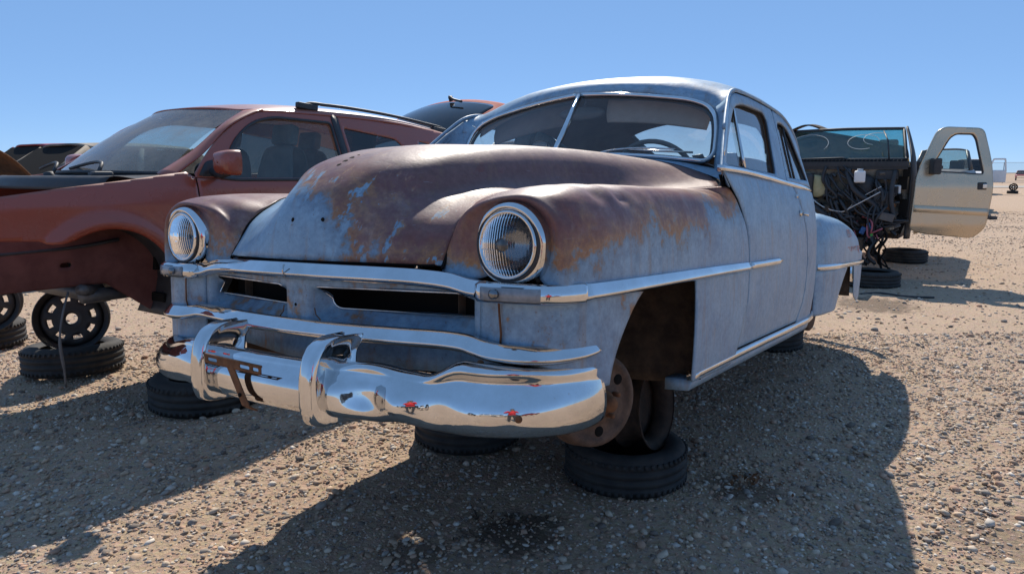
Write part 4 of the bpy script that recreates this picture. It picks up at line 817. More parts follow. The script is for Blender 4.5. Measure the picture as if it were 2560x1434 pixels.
# ------------------------------------------------------------------ dark red crossover on the left
suv = empty('red_crossover', (-2.618, 3.997, .252), (0, 0, YAW), 'dusty dark red crossover with raised liftgate, stripped front and no wheels', 'car')
suv.scale = (.82, .82, .82)
def sx(y, z):
    x = float(np.interp(z, (.40, .55, .80, 1.0, 1.20, 1.30, 1.36, 1.42), (.855, .875, .898, .905, .902, .886, .868, .845)))
    return x-.10*max(0, -y-.05)**1.6-.10*max(0, y-3.2)**1.5
def ux(y, z): return .868-.40*(z-1.36)-.10*max(0, y-3.2)**1.5-.05*max(0, .75-y)
def arc(cy, cz, r, a0, a1, n=18): return [(cy+r*math.cos(R(a)), cz+r*math.sin(R(a))) for a in np.linspace(a0, a1, n)]
for s in (1, -1):
    S3 = lambda u, v, s=s: (s*sx(u, v), u, v); U3 = lambda u, v, s=s: (s*ux(u, v), u, v); L3 = lambda u, v, s=s: (s*sx(u, v)+s*.028*math.exp(-((math.hypot(u, v-.65)-.44)/.05)**2)*(v > .6), u, v)
    ff = region('front_fender', [(-.66, 1.03), (-.38, 1.012), (-.34, .99), (-.27, .99)]+arc(0, .66, .40, 120, -4)+[(.405, .45), (.60, .45), (.615, 1.36), (.56, 1.40), (.42, 1.385), (.22, 1.358), (-.23, 1.308), (-.53, 1.268), (-.66, 1.25)], [], L3, M['red'], suv, .018, .006)
    mb = MB(); mb.grid(A([[(s*x, .42*math.cos(R(a))*1.03, .66+.42*math.sin(R(a))) for x in (.88, .75, .6, .45)] for a in np.linspace(115, -30, 22)])); mb.build('wheel_liner', M['black'], ff, True, .004)
    dr = region('front_door', [(.625, .52), (1.98, .52), (2.055, .80), (2.06, 1.35), (.625, 1.36)], [], S3, M['red'], suv, .025, .006)
    wd = rp([(.80, 1.362), (.93, 1.345), (1.955, 1.338), (1.975, 1.800), (1.40, 1.815), (1.20, 1.765), (1.03, 1.650), (.90, 1.50)], [.02, .05, .03, .04, .2, .2, .2, .2])
    fo = rp([(.60, 1.362), (.74, 1.52), (.92, 1.675), (1.13, 1.80), (1.33, 1.862), (2.05, 1.862), (2.055, 1.355)], [.02, .2, .2, .2, .2, .03, .01])
    region('door_frame', fo, [wd], U3, M['red'], dr, .016, .01)
    MB().tube([(s*(ux(u, v)+.003), u, v) for u, v in wd], .011, 6, closed=True).build('window_seal', M['black'], dr)
    region('door_glass', wd, [], lambda u, v, s=s: (s*(ux(u, v)-.012), u, v), M['suv_glass'], dr, .04, 0)
    region('pillar_applique', [(1.985, 1.352), (2.052, 1.352), (2.062, 1.868), (1.99, 1.868)], [], lambda u, v, s=s: (s*(ux(u, v)+.009), u, v), M['black'], dr, .03, .006)
    region('mirror_sail', rp([(.64, 1.37), (.86, 1.37), (.86, 1.50), (.72, 1.47)], .02), [], lambda u, v, s=s: (s*(ux(u, v)+.008), u, v), M['black'], dr, .03, .006)
    mr = MB(); mr.grid(loft([[(s*(1.03+c), .80+b, 1.462+a) for a, b, c in ((.075, 0, -.09), (.085, 0, 0), (.075, 0, .085), (0, 0, .10), (-.075, 0, .085), (-.080, 0, 0), (-.07, 0, -.09), (0, 0, -.10), (.075, 0, -.09))]]+[[(s*(1.03+c*k), .80+b, 1.462+a*k) for a, c in ((.075, -.09), (.085, 0), (.075, .085), (0, .10), (-.075, .085), (-.080, 0), (-.07, -.09), (0, -.10), (.075, -.09))] for b, k in ((-.05, .98), (-.09, .85), (-.115, .55), (-.12, .05))], 16, 40))
    mir = mr.build('door_mirror', M['red'], suv)
    MB().box((s*1.03, .802, 1.462), (.175, .006, .14)).build('mirror_glass', M['reflector'], mir, False)
    MB().tube([(s*.86, .76, 1.40), (s*.95, .76, 1.385), (s*1.02, .78, 1.40)], [.035, .03, .025], 8).build('mirror_arm', M['black'], mir)
    rearo = [(2.07, .52), (2.30, .52), (2.42, .66)]+arc(2.857, .66, .42, 180, 0)+[(3.3, .5), (3.75, .55), (3.86, .95), (3.84, 1.36), (2.07, 1.35), (2.063, .80)]
    rb = region('rear_side_panel', rearo, [], S3, M['red'], suv, .03, .006)
    w1 = rp([(2.10, 1.375), (2.86, 1.40), (2.80, 1.60), (2.70, 1.695), (2.10, 1.765)], [.02, .03, .05, .05, .02]); w2 = rp([(2.97, 1.42), (3.62, 1.47), (3.44, 1.615), (3.00, 1.690)], .04)
    region('upper_side_panel', rp([(2.065, 1.352), (3.86, 1.358), (3.84, 1.55), (3.72, 1.735), (3.2, 1.812), (2.6, 1.858), (2.066, 1.866)], .02), [w1, w2], U3, M['red'], rb, .018, .01)
    region('rear_door_glass', w1, [], lambda u, v, s=s: (s*(ux(u, v)-.006), u, v), M['tint_glass'], rb, .04, 0); region('quarter_glass', w2, [], lambda u, v, s=s: (s*(ux(u, v)-.006), u, v), M['tint_glass'], rb, .04, 0)
    G = cr([(s*.615, 1.75, 1.915), (s*.617, 1.80, 1.945), (s*.622, 2.0, 1.950), (s*.628, 2.6, 1.925), (s*.622, 3.2, 1.872), (s*.61, 3.55, 1.825), (s*.605, 3.62, 1.795)], 40)
    rr_ = MB().tube(G, .014, 8).build('roof_rail', M['black'], suv)
    for y, z in ((1.80, 1.925), (3.45, 1.815)): boxpart('rail_foot', (s*.617, y, z), (.05, .20, .05), M['black'], rr_, (R(-4), 0, 0), .01)
    # A pillar
    G = loft([[(s*.845, .47, 1.365), (s*.80, .42, 1.38), (s*.745, .42, 1.39)], [(s*.795, .74, 1.530), (s*.765, .71, 1.545), (s*.725, .70, 1.545)], [(s*.735, 1.00, 1.730), (s*.715, .98, 1.738), (s*.68, .97, 1.735)], [(s*.675, 1.33, 1.868), (s*.66, 1.26, 1.862), (s*.63, 1.19, 1.850)]], 16, 8)
    sheet('windshield_pillar', G, M['red'], suv, .01)
rows = sym([[(0, 1.03, 1.878), (.25, 1.05, 1.875), (.45, 1.11, 1.865), (.58, 1.17, 1.853), (.645, 1.23, 1.86), (.680, 1.33, 1.856)], [(0, 1.35, 1.925), (.25, 1.36, 1.922), (.45, 1.38, 1.91), (.58, 1.42, 1.892), (.64, 1.45, 1.878), (.677, 1.5, 1.857)], [(0, 2.0, 1.955), (.25, 2.0, 1.95), (.45, 2.0, 1.935), (.58, 2.0, 1.912), (.64, 2.0, 1.89), (.677, 2.0, 1.859)], [(0, 2.8, 1.93), (.25, 2.8, 1.925), (.45, 2.8, 1.91), (.58, 2.8, 1.887), (.65, 2.8, 1.862), (.692, 2.8, 1.834)], [(0, 3.7, 1.83), (.25, 3.7, 1.825), (.45, 3.7, 1.81), (.56, 3.7, 1.785), (.64, 3.7, 1.76), (.70, 3.7, 1.728)]])
sheet('roof', loft(rows, 40, 41), M['red'], suv, .01)
wrows = [[(x, .26+.22*(x/.74)**2, 1.40-.01*(x/.74)**2) for x in np.linspace(-.745, .745, 15)], [(x*.94, .64+.16*x*x*1.6, 1.645-.03*x*x) for x in np.linspace(-.74, .74, 15)], [(x*.86, 1.02+.17*(x/.74)**2, 1.872-.022*(x/.74)**2) for x in np.linspace(-.74, .74, 15)]]
sheet('windshield', loft(wrows, 16, 31), M['dust_glass'], suv, 0)
MB().tube(cr(wrows[0], 30), .016, 6).build('windshield_seal', M['black'], suv)
cw_ = sheet('cowl_cover', loft([[(x, .28+.2*(x/.74)**2, 1.385) for x in np.linspace(-.78, .78, 13)], [(x, .10+.16*(x/.74)**2, 1.355) for x in np.linspace(-.80, .80, 13)], [(x, -.06+.12*(x/.74)**2, 1.365) for x in np.linspace(-.80, .80, 13)], [(x, -.10+.12*(x/.74)**2, 1.29) for x in np.linspace(-.80, .80, 13)]], 18, 26), M['black'], suv, .006)
for x0, x1 in ((.50, -.16), (-.12, -.62)):
    MB().tube(cr([(x0, .16, 1.385), (x0-.02, .20, 1.44), (x0-.15, .26, 1.465), (x1, .30, 1.425)], 12), .012, 6).lathe([(.035, 0), (.03, .03), (.0001, .035)], 14, axis_mtx((x0, .14, 1.37), (0, -.2, 1))).build('wiper', M['black'], suv)
boxpart('cowl_end_cap', (.60, .14, 1.375), (.06, .14, .06), M['black'], suv, None, .02)
# stripped front: aprons, bulkhead, engine bay remains
for s in (1, -1):
    ap = region('inner_apron', [(-.72, .70), (.10, .69), (.22, .60), (.40, .46), (.46, .47), (.46, .90), (.36, 1.0), (.15, 1.06), (-.72, 1.04)], [rp([(-.18, .82), (-.11, .82), (-.11, .85), (-.18, .85)], .014)], lambda u, v, s=s: (s*(.60+.10*max(0, u-.05)+.04*math.sin(v*9)), u, v), M['redliner'], suv, .02, .006)
    MB().tube(cr([(s*.64, -.7, .93), (s*.63, -.3, .93), (s*.64, 0, .945), (s*.66, .18, .97)], 12), .012, 6).build('apron_seam', M['black'], ap)
MB().box((0, .42, 1.05), (1.4, .06, .60)).box((0, -.1, .98), (1.0, .5, .28)).build('bulkhead', M['void'], suv, False)
mb = MB().tube(cr([(.7, -.1, .68), (.55, .05, .64), (.3, .2, .62), (0, .2, .62)], 12), .035, 8).tube(cr([(.62, -.05, .62), (.5, .3, .60), (.45, .8, .58), (.45, 1.6, .56)], 14), .045, 8).box((0, .1, .60), (1.1, .10, .08)).box((.35, .35, .66), (.35, .18, .14))
mb.build('subframe', M['steel'], suv, True)
tubepart('hanging_cable', cr([(.72, -.18, .68), (.76, -.24, .56), (.78, -.28, .40), (.80, -.28, .22), (.80, -.28, .12)], 16), [.007]*8+[.010]*4+[.007]*4, M['steel'], suv, 6)
boxpart('floor', (0, 1.9, .56), (1.5, 3.0, .06), M['void'], suv)
def seat(x, y, z, m, parent):
    st = empty('seat'); st.parent = parent
    sheet('backrest', loft([[(x-.22, y, z), (x, y-.03, z), (x+.22, y, z)], [(x-.23, y+.08, z+.35), (x, y+.05, z+.35), (x+.23, y+.08, z+.35)], [(x-.17, y+.16, z+.60), (x, y+.14, z+.62), (x+.17, y+.16, z+.60)], [(x-.17, y+.24, z+.58), (x, y+.26, z+.60), (x+.17, y+.24, z+.58)], [(x-.22, y+.22, z), (x, y+.24, z), (x+.22, y+.22, z)]], 22, 14), m, st, .004)
    boxpart('headrest', (x, y+.21, z+.70), (.25, .10, .17), m, st, (R(-12), 0, 0), .03); boxpart('cushion', (x, y-.22, z-.02), (.48, .50, .15), m, st, None, .04)
M['seatgrey'] = mat('grey_seat', (.16, .155, .15), (.22, .21, .20), 10, .9, bmp=.3, spec=.1)
for x in (.38, -.38): seat(x, 1.55, 1.0, M['seatgrey'], suv)
seat(.38, 2.45, 1.0, M['seatgrey'], suv); seat(-.38, 2.45, 1.0, M['seatgrey'], suv)
sheet('dashboard', loft([[(x, .45+.1*x*x, 1.38) for x in np.linspace(-.75, .75, 9)], [(x, .80, 1.36) for x in np.linspace(-.76, .76, 9)], [(x, .92, 1.25) for x in np.linspace(-.76, .76, 9)], [(x, .92, .9) for x in np.linspace(-.76, .76, 9)]], 14, 14), M['black'], suv, .006)
mt = axis_mtx((.38, 1.08, 1.30), (0, .85, .5)); MB().tube([mt @ Vector((.18*math.cos(t), .18*math.sin(t), 0)) for t in np.arange(32)*2*math.pi/32], .015, 8, closed=True).build('steering_wheel', M['black'], suv)
# raised liftgate
lg = empty('liftgate', (0, 3.72, 1.76), (R(29), 0, 0)); lg.parent = suv
gate = lambda u, v: (u, v, .06*math.sin(math.pi*min(1, max(0, v/.95)))-.10*(u/.7)**2)
gw = rp([(-.54, .10), (.54, .10), (.58, .80), (-.58, .80)], [.06, .06, .12, .12])
region('gate_panel', rp([(-.62, 0), (.62, 0), (.72, .55), (.70, .95), (-.70, .95), (-.72, .55)], [.08, .08, .2, .1, .1, .2]), [gw], gate, M['redmatte'], lg, .025, .02)
region('gate_glass', rp([(-.58, .06), (.58, .06), (.62, .84), (-.62, .84)], [.06, .06, .12, .12]), [], lambda u, v: (lambda p: (p[0], p[1], p[2]+.014))(gate(u, v)), M['tint_glass'], lg, .04, .002)
MB().tube(cr([(0, .82, .07), (.02, .80, .115), (.12, .74, .105), (.26, .70, .09)], 10), .014, 6).lathe([(.03, 0), (.025, .05), (.0001, .06)], 12, axis_mtx((0, .84, .05), (0, 0, 1))).build('gate_wiper', M['black'], lg)
# ------------------------------------------------------------------ stripped pickup on the right
TY_ = YAW
tr = empty('stripped_pickup', (4.32, 9.72, 0), (0, 0, TY_), 'champagne pickup cab without front end or roof, firewall exposed and driver door open', 'truck')
fw = region('firewall', rp([(-.86, .62), (.86, .62), (.86, 1.50), (-.86, 1.50)], .05), [rp([(.30, .70), (.52, .70), (.52, .95), (.30, .95)], .05)], lambda u, v: (u, .03*math.sin(u*9)+.05*math.sin(v*7), v), M['cream'], tr, .05, .02)
MB().box((0, .06, 1.46), (1.7, .30, .05)).box((0, -.08, 1.50), (1.72, .05, .06)).build('cowl_lip', M['black'], fw, False)
mb = MB()
for i in range(34): mb.box((-.75+i*.046, .02, 1.545), (.016, .10, .012), (R(-20), 0, .3))
mb.box((0, .04, 1.53), (1.66, .16, .02)).build('cowl_grille', M['black'], fw, False)
wsr = [[(x, .10+.10*(abs(x)/.8)**2, 1.56) for x in np.linspace(-.80, .80, 9)], [(x*.93, .36+.1*x*x, 1.78) for x in np.linspace(-.8, .8, 9)], [(x*.86, .58+.1*(abs(x)/.8)**2, 1.985-.01*abs(x)) for x in np.linspace(-.80, .80, 9)]]
WG = loft(wsr, 12, 21); ws_ = sheet('windshield', WG, M['green_glass'], tr, .004)
edge = list(WG[0])+list(WG[1:, -1])+list(WG[-1, ::-1][1:])+list(WG[1:-1, 0][::-1]); MB().tube(edge, .022, 6, closed=True).build('windshield_frame', M['black'], ws_)
for c_, r_, a0, a1 in (((.25, 1.80), .16, 0, 300), ((.40, 1.84), .13, 40, 260), ((-.45, 1.78), .22, -30, 150)):
    P = []
    for a in np.linspace(R(a0), R(a1), 24):
        x = c_[0]+r_*1.2*math.cos(a); z = c_[1]+r_*.62*math.sin(a); t = (z-1.56)/.425; P.append((x, .10+.48*t+.09*x*x-.012, z))
    MB().tube(P, .0035, 5).build('glass_crack', M['wire_white'], ws_)
MB().tube([(.62, .02, 1.55), (.58, .10, 1.80), (.50, .28, 1.93)], .010, 6).build('wiper', M['black'], tr)
MB().tube([(-.55, .05, 1.57), (.05, .08, 1.585), (.15, .05, 1.56)], .012, 6).build('wiper', M['black'], tr)
for s in (1, -1):
    sheet('door_pillar', loft([[(s*.86, .02, .55), (s*.90, .10, .55), (s*.90, .22, .55)], [(s*.88, .02, 1.1), (s*.92, .10, 1.1), (s*.92, .25, 1.1)], [(s*.87, .06, 1.5), (s*.90, .14, 1.52), (s*.90, .28, 1.5)], [(s*.80, .36, 1.78), (s*.82, .42, 1.78), (s*.82, .50, 1.76)], [(s*.72, .62, 2.0), (s*.73, .66, 2.0), (s*.73, .72, 1.98)]], 24, 8), M['black'], tr, .02)
    MB().box((s*.80, -.02, 1.26), (.10, .05, .16)).box((s*.84, -.04, 1.40), (.08, .06, .12)).box((s*.83, -.03, .95), (.09, .05, .22)).box((s*.78, -.05, 1.08), (.05, .08, .10)).box((s*.80, -.04, .74), (.12, .03, .22), (0, .3, 0)).build('hinge_plate', M['void'], tr, False)
# things bolted to the firewall
bb = MB().lathe([(.17, 0), (.18, -.04), (.17, -.09), (.12, -.13), (.06, -.15), (.0001, -.15)], 28, axis_mtx((.34, -.02, 1.20), (0, 1, 0))).build('brake_booster', M['black'], tr)
boxpart('brake_fluid_reservoir', (.33, -.24, 1.34), (.13, .10, .15), M['white'], bb, (0, 0, .2), .02); MB().lathe([(.035, 0), (.035, .03), (.0001, .032)], 14, axis_mtx((.33, -.24, 1.41), (0, 0, 1))).build('reservoir_cap', M['wire_white'], bb)
boxpart('heater_box', (-.50, -.10, 1.20), (.52, .22, .36), M['black'], tr, None, .04)
MB().lathe([(.11, 0), (.115, -.05), (.08, -.10), (.0001, -.11)], 20, axis_mtx((-.62, -.20, 1.24), (0, 1, 0))).build('blower_motor', M['black'], tr)
sheet('insulation_pad', loft([[(-.36, -.08, 1.33), (-.25, -.11, 1.36), (-.12, -.08, 1.33)], [(-.38, -.10, 1.22), (-.25, -.15, 1.22), (-.08, -.10, 1.22)], [(-.30, -.09, 1.10), (-.22, -.12, 1.07), (-.05, -.09, 1.12)]], 12, 12), M['yellowfoam'], tr, .02)
boxpart('relay_box', (.62, -.06, 1.36), (.26, .08, .12), M['black'], tr, None, .01)
boxpart('latch_plate', (.74, -.05, 1.16), (.10, .03, .15), M['white'], tr, None, .015); boxpart('latch', (.73, -.075, 1.16), (.07, .03, .12), M['black'], tr, None, .01)
rw = random.Random(3)
def harness(p0, p1, n, r, m, sag, name='wire_bundle'):
    for _ in range(n):
        a = Vector(p0)+Vector((rw.gauss(0, .05), rw.gauss(0, .03), rw.gauss(0, .04))); b = Vector(p1)+Vector((rw.gauss(0, .06), rw.gauss(0, .05), rw.gauss(0, .05)))
        mid = [(a.lerp(b, t)+Vector((rw.gauss(0, .05), -.05+rw.gauss(0, .03), -sag*math.sin(math.pi*t)+rw.gauss(0, .03)))) for t in (.25, .5, .75)]
        MB().tube(cr([a, *mid, b], 18), r*rw.uniform(.6, 1.3), 6).build(name, m, tr)
harness((-.10, -.12, 1.40), (.05, -.15, 1.0), 6, .016, M['black'], .1); harness((.05, -.15, 1.05), (.35, -.2, .70), 7, .018, M['black'], .06)
harness((.55, -.12, 1.30), (.60, -.2, .95), 4, .016, M['black'], .05); harness((.60, -.2, .98), (.50, -.25, .35), 7, .014, M['black'], .0)
harness((.40, -.2, .85), (.55, -.25, .60), 5, .010, M['wire_pink'], .1); harness((-.30, -.15, 1.1), (.60, -.2, 1.22), 2, .008, M['wire_white'], .25)
harness((-.6, -.1, 1.05), (0, -.15, .75), 6, .016, M['black'], .1); harness((.45, -.25, .62), (.62, -.3, .22), 4, .02, M['black'], .0); harness((0, -.2, .9), (.3, -.3, .45), 6, .014, M['black'], .05)
boxpart('connector', (.42, -.30, .66), (.06, .05, .09), M['plug_blue'], tr, (.2, .4, .3), .008); boxpart('connector', (.52, -.30, .60), (.035, .04, .08), M['plug_green'], tr, (.1, .2, .2), .006); boxpart('connector', (.49, -.30, .72), (.04, .04, .08), M['plug_blue'], tr, (0, -.3, 0), .006)
boxpart('control_module', (.68, -.28, .84), (.17, .05, .10), M['steel'], tr, (0, .25, .1), .006)
for k in range(90):
    c_ = (rw.uniform(-.75, .80) if k % 2 else rw.uniform(.1, .80), -.05-rw.uniform(0, .12), rw.choice((rw.uniform(.62, 1.42), rw.uniform(.6, 1.0)))); d_ = (rw.uniform(.03, .14), rw.uniform(.03, .10), rw.uniform(.03, .12))
    boxpart('bracket', c_, d_, M[rw.choice(('black', 'black', 'void', 'grime', 'steel', 'rust', 'cream'))], tr, (rw.gauss(0, .4), rw.gauss(0, .4), rw.gauss(0, .4)), .008)
MB().tube(cr([(.15, -.1, 1.42), (.30, -.25, 1.15), (.55, -.22, .95), (.62, -.25, .60)], 20), .035, 8).tube(cr([(-.6, -.15, 1.1), (-.2, -.28, .95), (.1, -.25, .70), (.35, -.3, .52)], 20), .04, 8).tube(cr([(.72, -.1, 1.42), (.70, -.2, 1.1), (.76, -.2, .8)], 12), .03, 8).build('hose', M['black'], tr)
boxpart('fuse_box', (.60, -.14, 1.02), (.24, .14, .30), M['black'], tr, (0, .1, .2), .03); boxpart('pedal_bracket', (.08, -.1, .80), (.24, .16, .26), M['grime'], tr, (.1, .2, 0), .02)
harness((.2, -.2, 1.2), (.75, -.2, .85), 6, .014, M['black'], .15); harness((-.70, -.12, 1.30), (-.2, -.18, .72), 6, .014, M['black'], .1); harness((-.1, -.2, .8), (.45, -.3, .30), 6, .018, M['black'], .1); harness((.1, -.12, 1.45), (.70, -.15, 1.05), 5, .014, M['black'], .12); harness((.5, -.25, .75), (.72, -.28, .12), 4, .012, M['void'], .0)
MB().lathe([(.06, 0), (.075, -.05), (.07, -.16), (.04, -.2), (.0001, -.2)], 18, axis_mtx((-.05, -.05, .92), (0, 1, .1))).lathe([(.05, 0), (.05, -.12), (.0001, -.13)], 14, axis_mtx((.18, -.05, .80), (0, 1, 0))).build('steering_gear', M['grime'], tr)
MB().box((0, .30, .60), (1.6, .6, .10)).box((.40, -.5, .50), (.09, 1.6, .14)).box((-.40, -.5, .50), (.09, 1.6, .14)).box((0, -.55, .52), (.8, .12, .10)).box((0, .05, .72), (.5, .5, .35)).build('frame', M['grime'], tr, False)
# cab interior
sheet('dashboard', loft([[(x, .14+.1*x*x, 1.54) for x in np.linspace(-.8, .8, 9)], [(x, .50, 1.56) for x in np.linspace(-.8, .8, 9)], [(x, .62, 1.46) for x in np.linspace(-.8, .8, 9)], [(x, .60, 1.0) for x in np.linspace(-.8, .8, 9)]], 14, 12), M['yellowfoam'], tr, .01)
for x in (.42, -.42): seat(x, 1.25, 1.08, M['seatcloth'], tr)
for s in (1, -1): MB().box((s*.90, 1.45, .95), (.05, .9, .8)).build('cab_side', M['tan'], tr, False)
MB().box((0, 1.80, 1.05), (1.76, .06, 1.0)).build('cab_back', M['black'], tr, False)
MB().box((0, 3.0, .95), (1.8, 2.1, .5)).build('bed', M['tan'], tr, False)
sheet('folded_roof_panel', loft([[(-.75, .6, 1.99), (-.55, .62, 2.06), (-.35, .62, 2.0)], [(-.8, .9, 1.99), (-.55, .92, 2.08), (-.30, .92, 2.0)]], 6, 12), M['grime'], tr, .02)
sheet('dark_cab_sheet', loft([[(-.78, .75, 2.0), (-.38, .75, 1.97), (.1, .80, 1.88), (.72, .9, 1.74)], [(-.78, .85, 1.75), (-.35, .85, 1.72), (.15, .9, 1.66), (.75, .95, 1.60)], [(-.78, .9, 1.50), (-.3, .9, 1.48), (.2, .92, 1.46), (.75, .95, 1.45)]], 12, 16), M['grime'], tr, .02)  # added dark sheet; stands in for the dim seats and shadow in the cab
# open driver door
hinge = Vector((5.09, 9.20, 0)); dl = Matrix.Rotation(-TY_, 3, 'Z') @ (hinge-Vector((4.32, 9.72, 0)))
door = empty('door', dl, (0, 0, -TY_+math.atan2(-.085, 1))); door.parent = tr
def dk(px, py): return ((px-2290)/207.0, 1.4-(py-430)/1800*9.12)
do = rp([dk(*p) for p in ((2284, 572), (2320, 583), (2450, 594), (2474, 568), (2484, 480), (2481, 425), (2470, 372), (2456, 323), (2360, 319), (2340, 330), (2300, 418), (2291, 445))], [.05, .2, .08, .15, .3, .3, .3, .08, .10, .10, .1, .1])
dh = rp([dk(*p) for p in ((2322, 428), (2372, 346), (2388, 336), (2430, 337), (2439, 350), (2460, 437))], [.05, .12, .08, .05, .08, .05])
Dfn = lambda u, v: (u, .05*ss(.75, .55, v)+.02*ss(1.40, 1.2, v)*-1+.06*ss(1.35, 1.95, v), v)
region('door_skin', do, [dh], Dfn, M['tan'], door, .018, .03)
MB().sweep(cr([(u, Dfn(u, .945-.05*u)[1]-.018, .945-.05*u) for u in np.linspace(.0, .90, 14)], 20), [(-.004, .045), (.012, .04), (.016, 0), (.012, -.04), (-.004, -.045)]).build('side_moulding', M['tan'], door)
hb = boxpart('door_handle', (.80, -.030, 1.225), (.115, .03, .095), M['black'], door, None, .02); boxpart('handle_paddle', (.825, -.045, 1.225), (.055, .02, .06), M['old_chrome'], hb, None, .01)
MB().tube([(a, Dfn(a, b)[1]+.0, b) for a, b in dh], .016, 6, closed=True).build('window_channel', M['black'], door)
MB().box((.20, -.08, 1.47), (.10, .14, .20)).box((.25, -.02, 1.46), (.14, .04, .05)).build('door_mirror', M['black'], door, False, 0, .02)
tyre(4.47, 8.85, .10, 'tyre lying flat under the front of the stripped pickup', 1); tyre(6.2, 11.3, .10, 'tyre lying flat behind the hanging wires under the pickup cab', 1)
# ------------------------------------------------------------------ simple parked vehicles farther away
def parked(name, pos, yaw, m, label, L=4.6, hw=.9, base=.45, belt=1.0, top=1.65, cab=(1.15, 1.75, 3.6, 4.2), cat='car', glass='tint_glass', tyres=True, group=None):
    o = empty(name, pos, (0, 0, yaw), label, cat, group)
    rows = []
    for y, k, zt in ((-.02, .80, belt-.22), (.10, .93, belt-.10), (.6, 1, belt-.05), (cab[0], 1, belt), (L*.6, 1, belt), (L-.3, .97, belt), (L, .85, belt-.08)):
        rows.append([(0, y, zt), (hw*.6*k, y, zt), (hw*.90*k, y, zt-.03), (hw*k, y, zt-.14), (hw*1.01*k, y, (zt+base)/2), (hw*.97*k, y, base+.08), (hw*.88*k, y, base)])
    sheet('body', loft(sym(rows), 40, 33), m, o, .01)
    f = MB().box((0, L/2, base+.02), (hw*1.7, L*.95, .04)).build('underside', M['void'], o, False)
    a, b, c, d = cab; w0, w1 = hw*.93, hw*.74
    rf = [[(0, b, top), (w1*.7, b+.02, top-.01), (w1, b+.06, top-.05)], [(0, (b+c)/2, top+.03), (w1*.7, (b+c)/2, top+.02), (w1*1.02, (b+c)/2, top-.03)], [(0, c, top), (w1*.7, c, top-.01), (w1, c-.04, top-.05)]]
    sheet('roof', loft(sym(rf), 16, 17), m, o, .03)
    zt = top-.05
    for s in (1, -1):
        for p, q in (((w0, a+.02, belt-.02), (w1, b+.06, zt)), ((w0, (a+c)/2+.15, belt-.02), (w1, (b+c)/2, zt)), ((w0, d-.02, belt-.02), (w1, c-.04, zt))):
            MB().tube([(s*p[0], p[1], p[2]), (s*q[0], q[1], q[2])], .045, 8).build('pillar', m, o)
        mesh('side_window', [(s*(w0-.02), a+.15, belt-.01), (s*(w0-.02), d-.1, belt-.01), (s*(w1-.01), c-.06, zt), (s*(w1-.01), b+.10, zt)], [(0, 1, 2, 3)], M[glass], o, False)
    mesh('windshield', [(-w0, a, belt-.02), (w0, a, belt-.02), (w1, b, zt+.02), (-w1, b, zt+.02)], [(0, 1, 2, 3)], M[glass], o, False)
    mesh('rear_window', [(-w0, d, belt-.02), (w0, d, belt-.02), (w1, c, zt+.02), (-w1, c, zt+.02)], [(0, 1, 2, 3)], M[glass], o, False)
    for x in (hw*.45, -hw*.45): boxpart('seat', (x, (a+d)/2, belt+.05), (.48, .16, .55), M['seatcloth'], o, (R(-12), 0, 0), .05)
    if tyres:
        for x in (hw*.86, -hw*.86):
            for y in (.85, L-.95):
                w_ = bpy.data.objects.new('tyre_on_wheel', TY[1]); COL.objects.link(w_); w_.parent = o; w_.location = (x, y, .32); w_.rotation_euler = (0, R(90), 0)
                MB().lathe([(.20, -.03), (.19, .04), (.08, .05), (.0001, .05)], 16, axis_mtx((x, y, .32), (1 if x > 0 else -1, 0, 0))).build('wheel_disc', M['steel'], o)
    return o
dkp = parked('dark_pickup', (14.9, 25.5, .25), YAW, M['dkgreen'], 'dark pickup seen through the open champagne door window frame', 5.2, .95, .5, 1.25, 1.98, (1.5, 2.0, 3.1, 3.25), 'truck', 'suv_glass')
whv = parked('white_suv', (28.5, 45.5, .2), YAW, M['white'], 'white vehicle far behind the edge of the champagne door', 4.9, .95, .5, 1.25, 2.0, (1.2, 1.7, 4.2, 4.6), 'car')
# its open door
d2 = region('open_door', rp([(0, .55), (1.0, .55), (1.0, 1.3), (.92, 2.05), (.25, 2.05), (0, 1.4)], .08), [rp([(.12, 1.32), (.9, 1.32), (.84, 1.95), (.3, 1.95)], .06)], lambda u, v: (.95+u, 1.3, v), M['white'], whv, .05, .06)
tyre(32.75, 47.5, .10, 'tyre lying flat at the far right with a dark wheel upright on it', 1); wheel('steel_wheel', (32.77, 47.5, .43), (-.5, -.85, 0), .24, .2, 'dark wheel standing on a flat tyre far off at the right')
parked('white_van', (-.9, 12.0, .25), YAW, M['white'], 'white high-roofed vehicle seen through the windows of the blue coupe', 5.0, .95, .5, 1.2, 1.72, (1.3, 2.0, 4.4, 4.8), 'van')
cr_ = parked('cream_sedan', (-7.35, 8.6, .22), YAW, M['oldcream'], 'stripped cream car behind the red crossover at the left edge', 4.6, .88, .45, 1.08, 1.55, (1.3, 1.9, 3.5, 4.1), glass='void')  # void panes: black sheets for the shaded interior behind empty window openings
MB().box((0, .45, 1.03), (1.3, .7, .12)).build('bay_shade_block', M['void'], cr_, False)  # black block standing in for the shaded hollow of the bay
sheet('raised_hood', loft([[(-.70, 1.25, 1.10), (0, 1.2, 1.14), (.70, 1.25, 1.10)], [(-.72, .95, 1.40), (0, .85, 1.46), (.72, .95, 1.40)], [(-.66, .55, 1.60), (0, .42, 1.66), (.66, .55, 1.60)]], 14, 16), M['rust'], cr_, .02)
parked('red_sedan', (-9.6, 11.5, .25), YAW, M['redpaint2'], 'red car at the far left edge, behind the stripped cream car', 4.5, .88, .45, 1.1, 1.62, (1.2, 1.8, 3.4, 4.0), glass='void')  # void panes again: interior shade put into the window colour
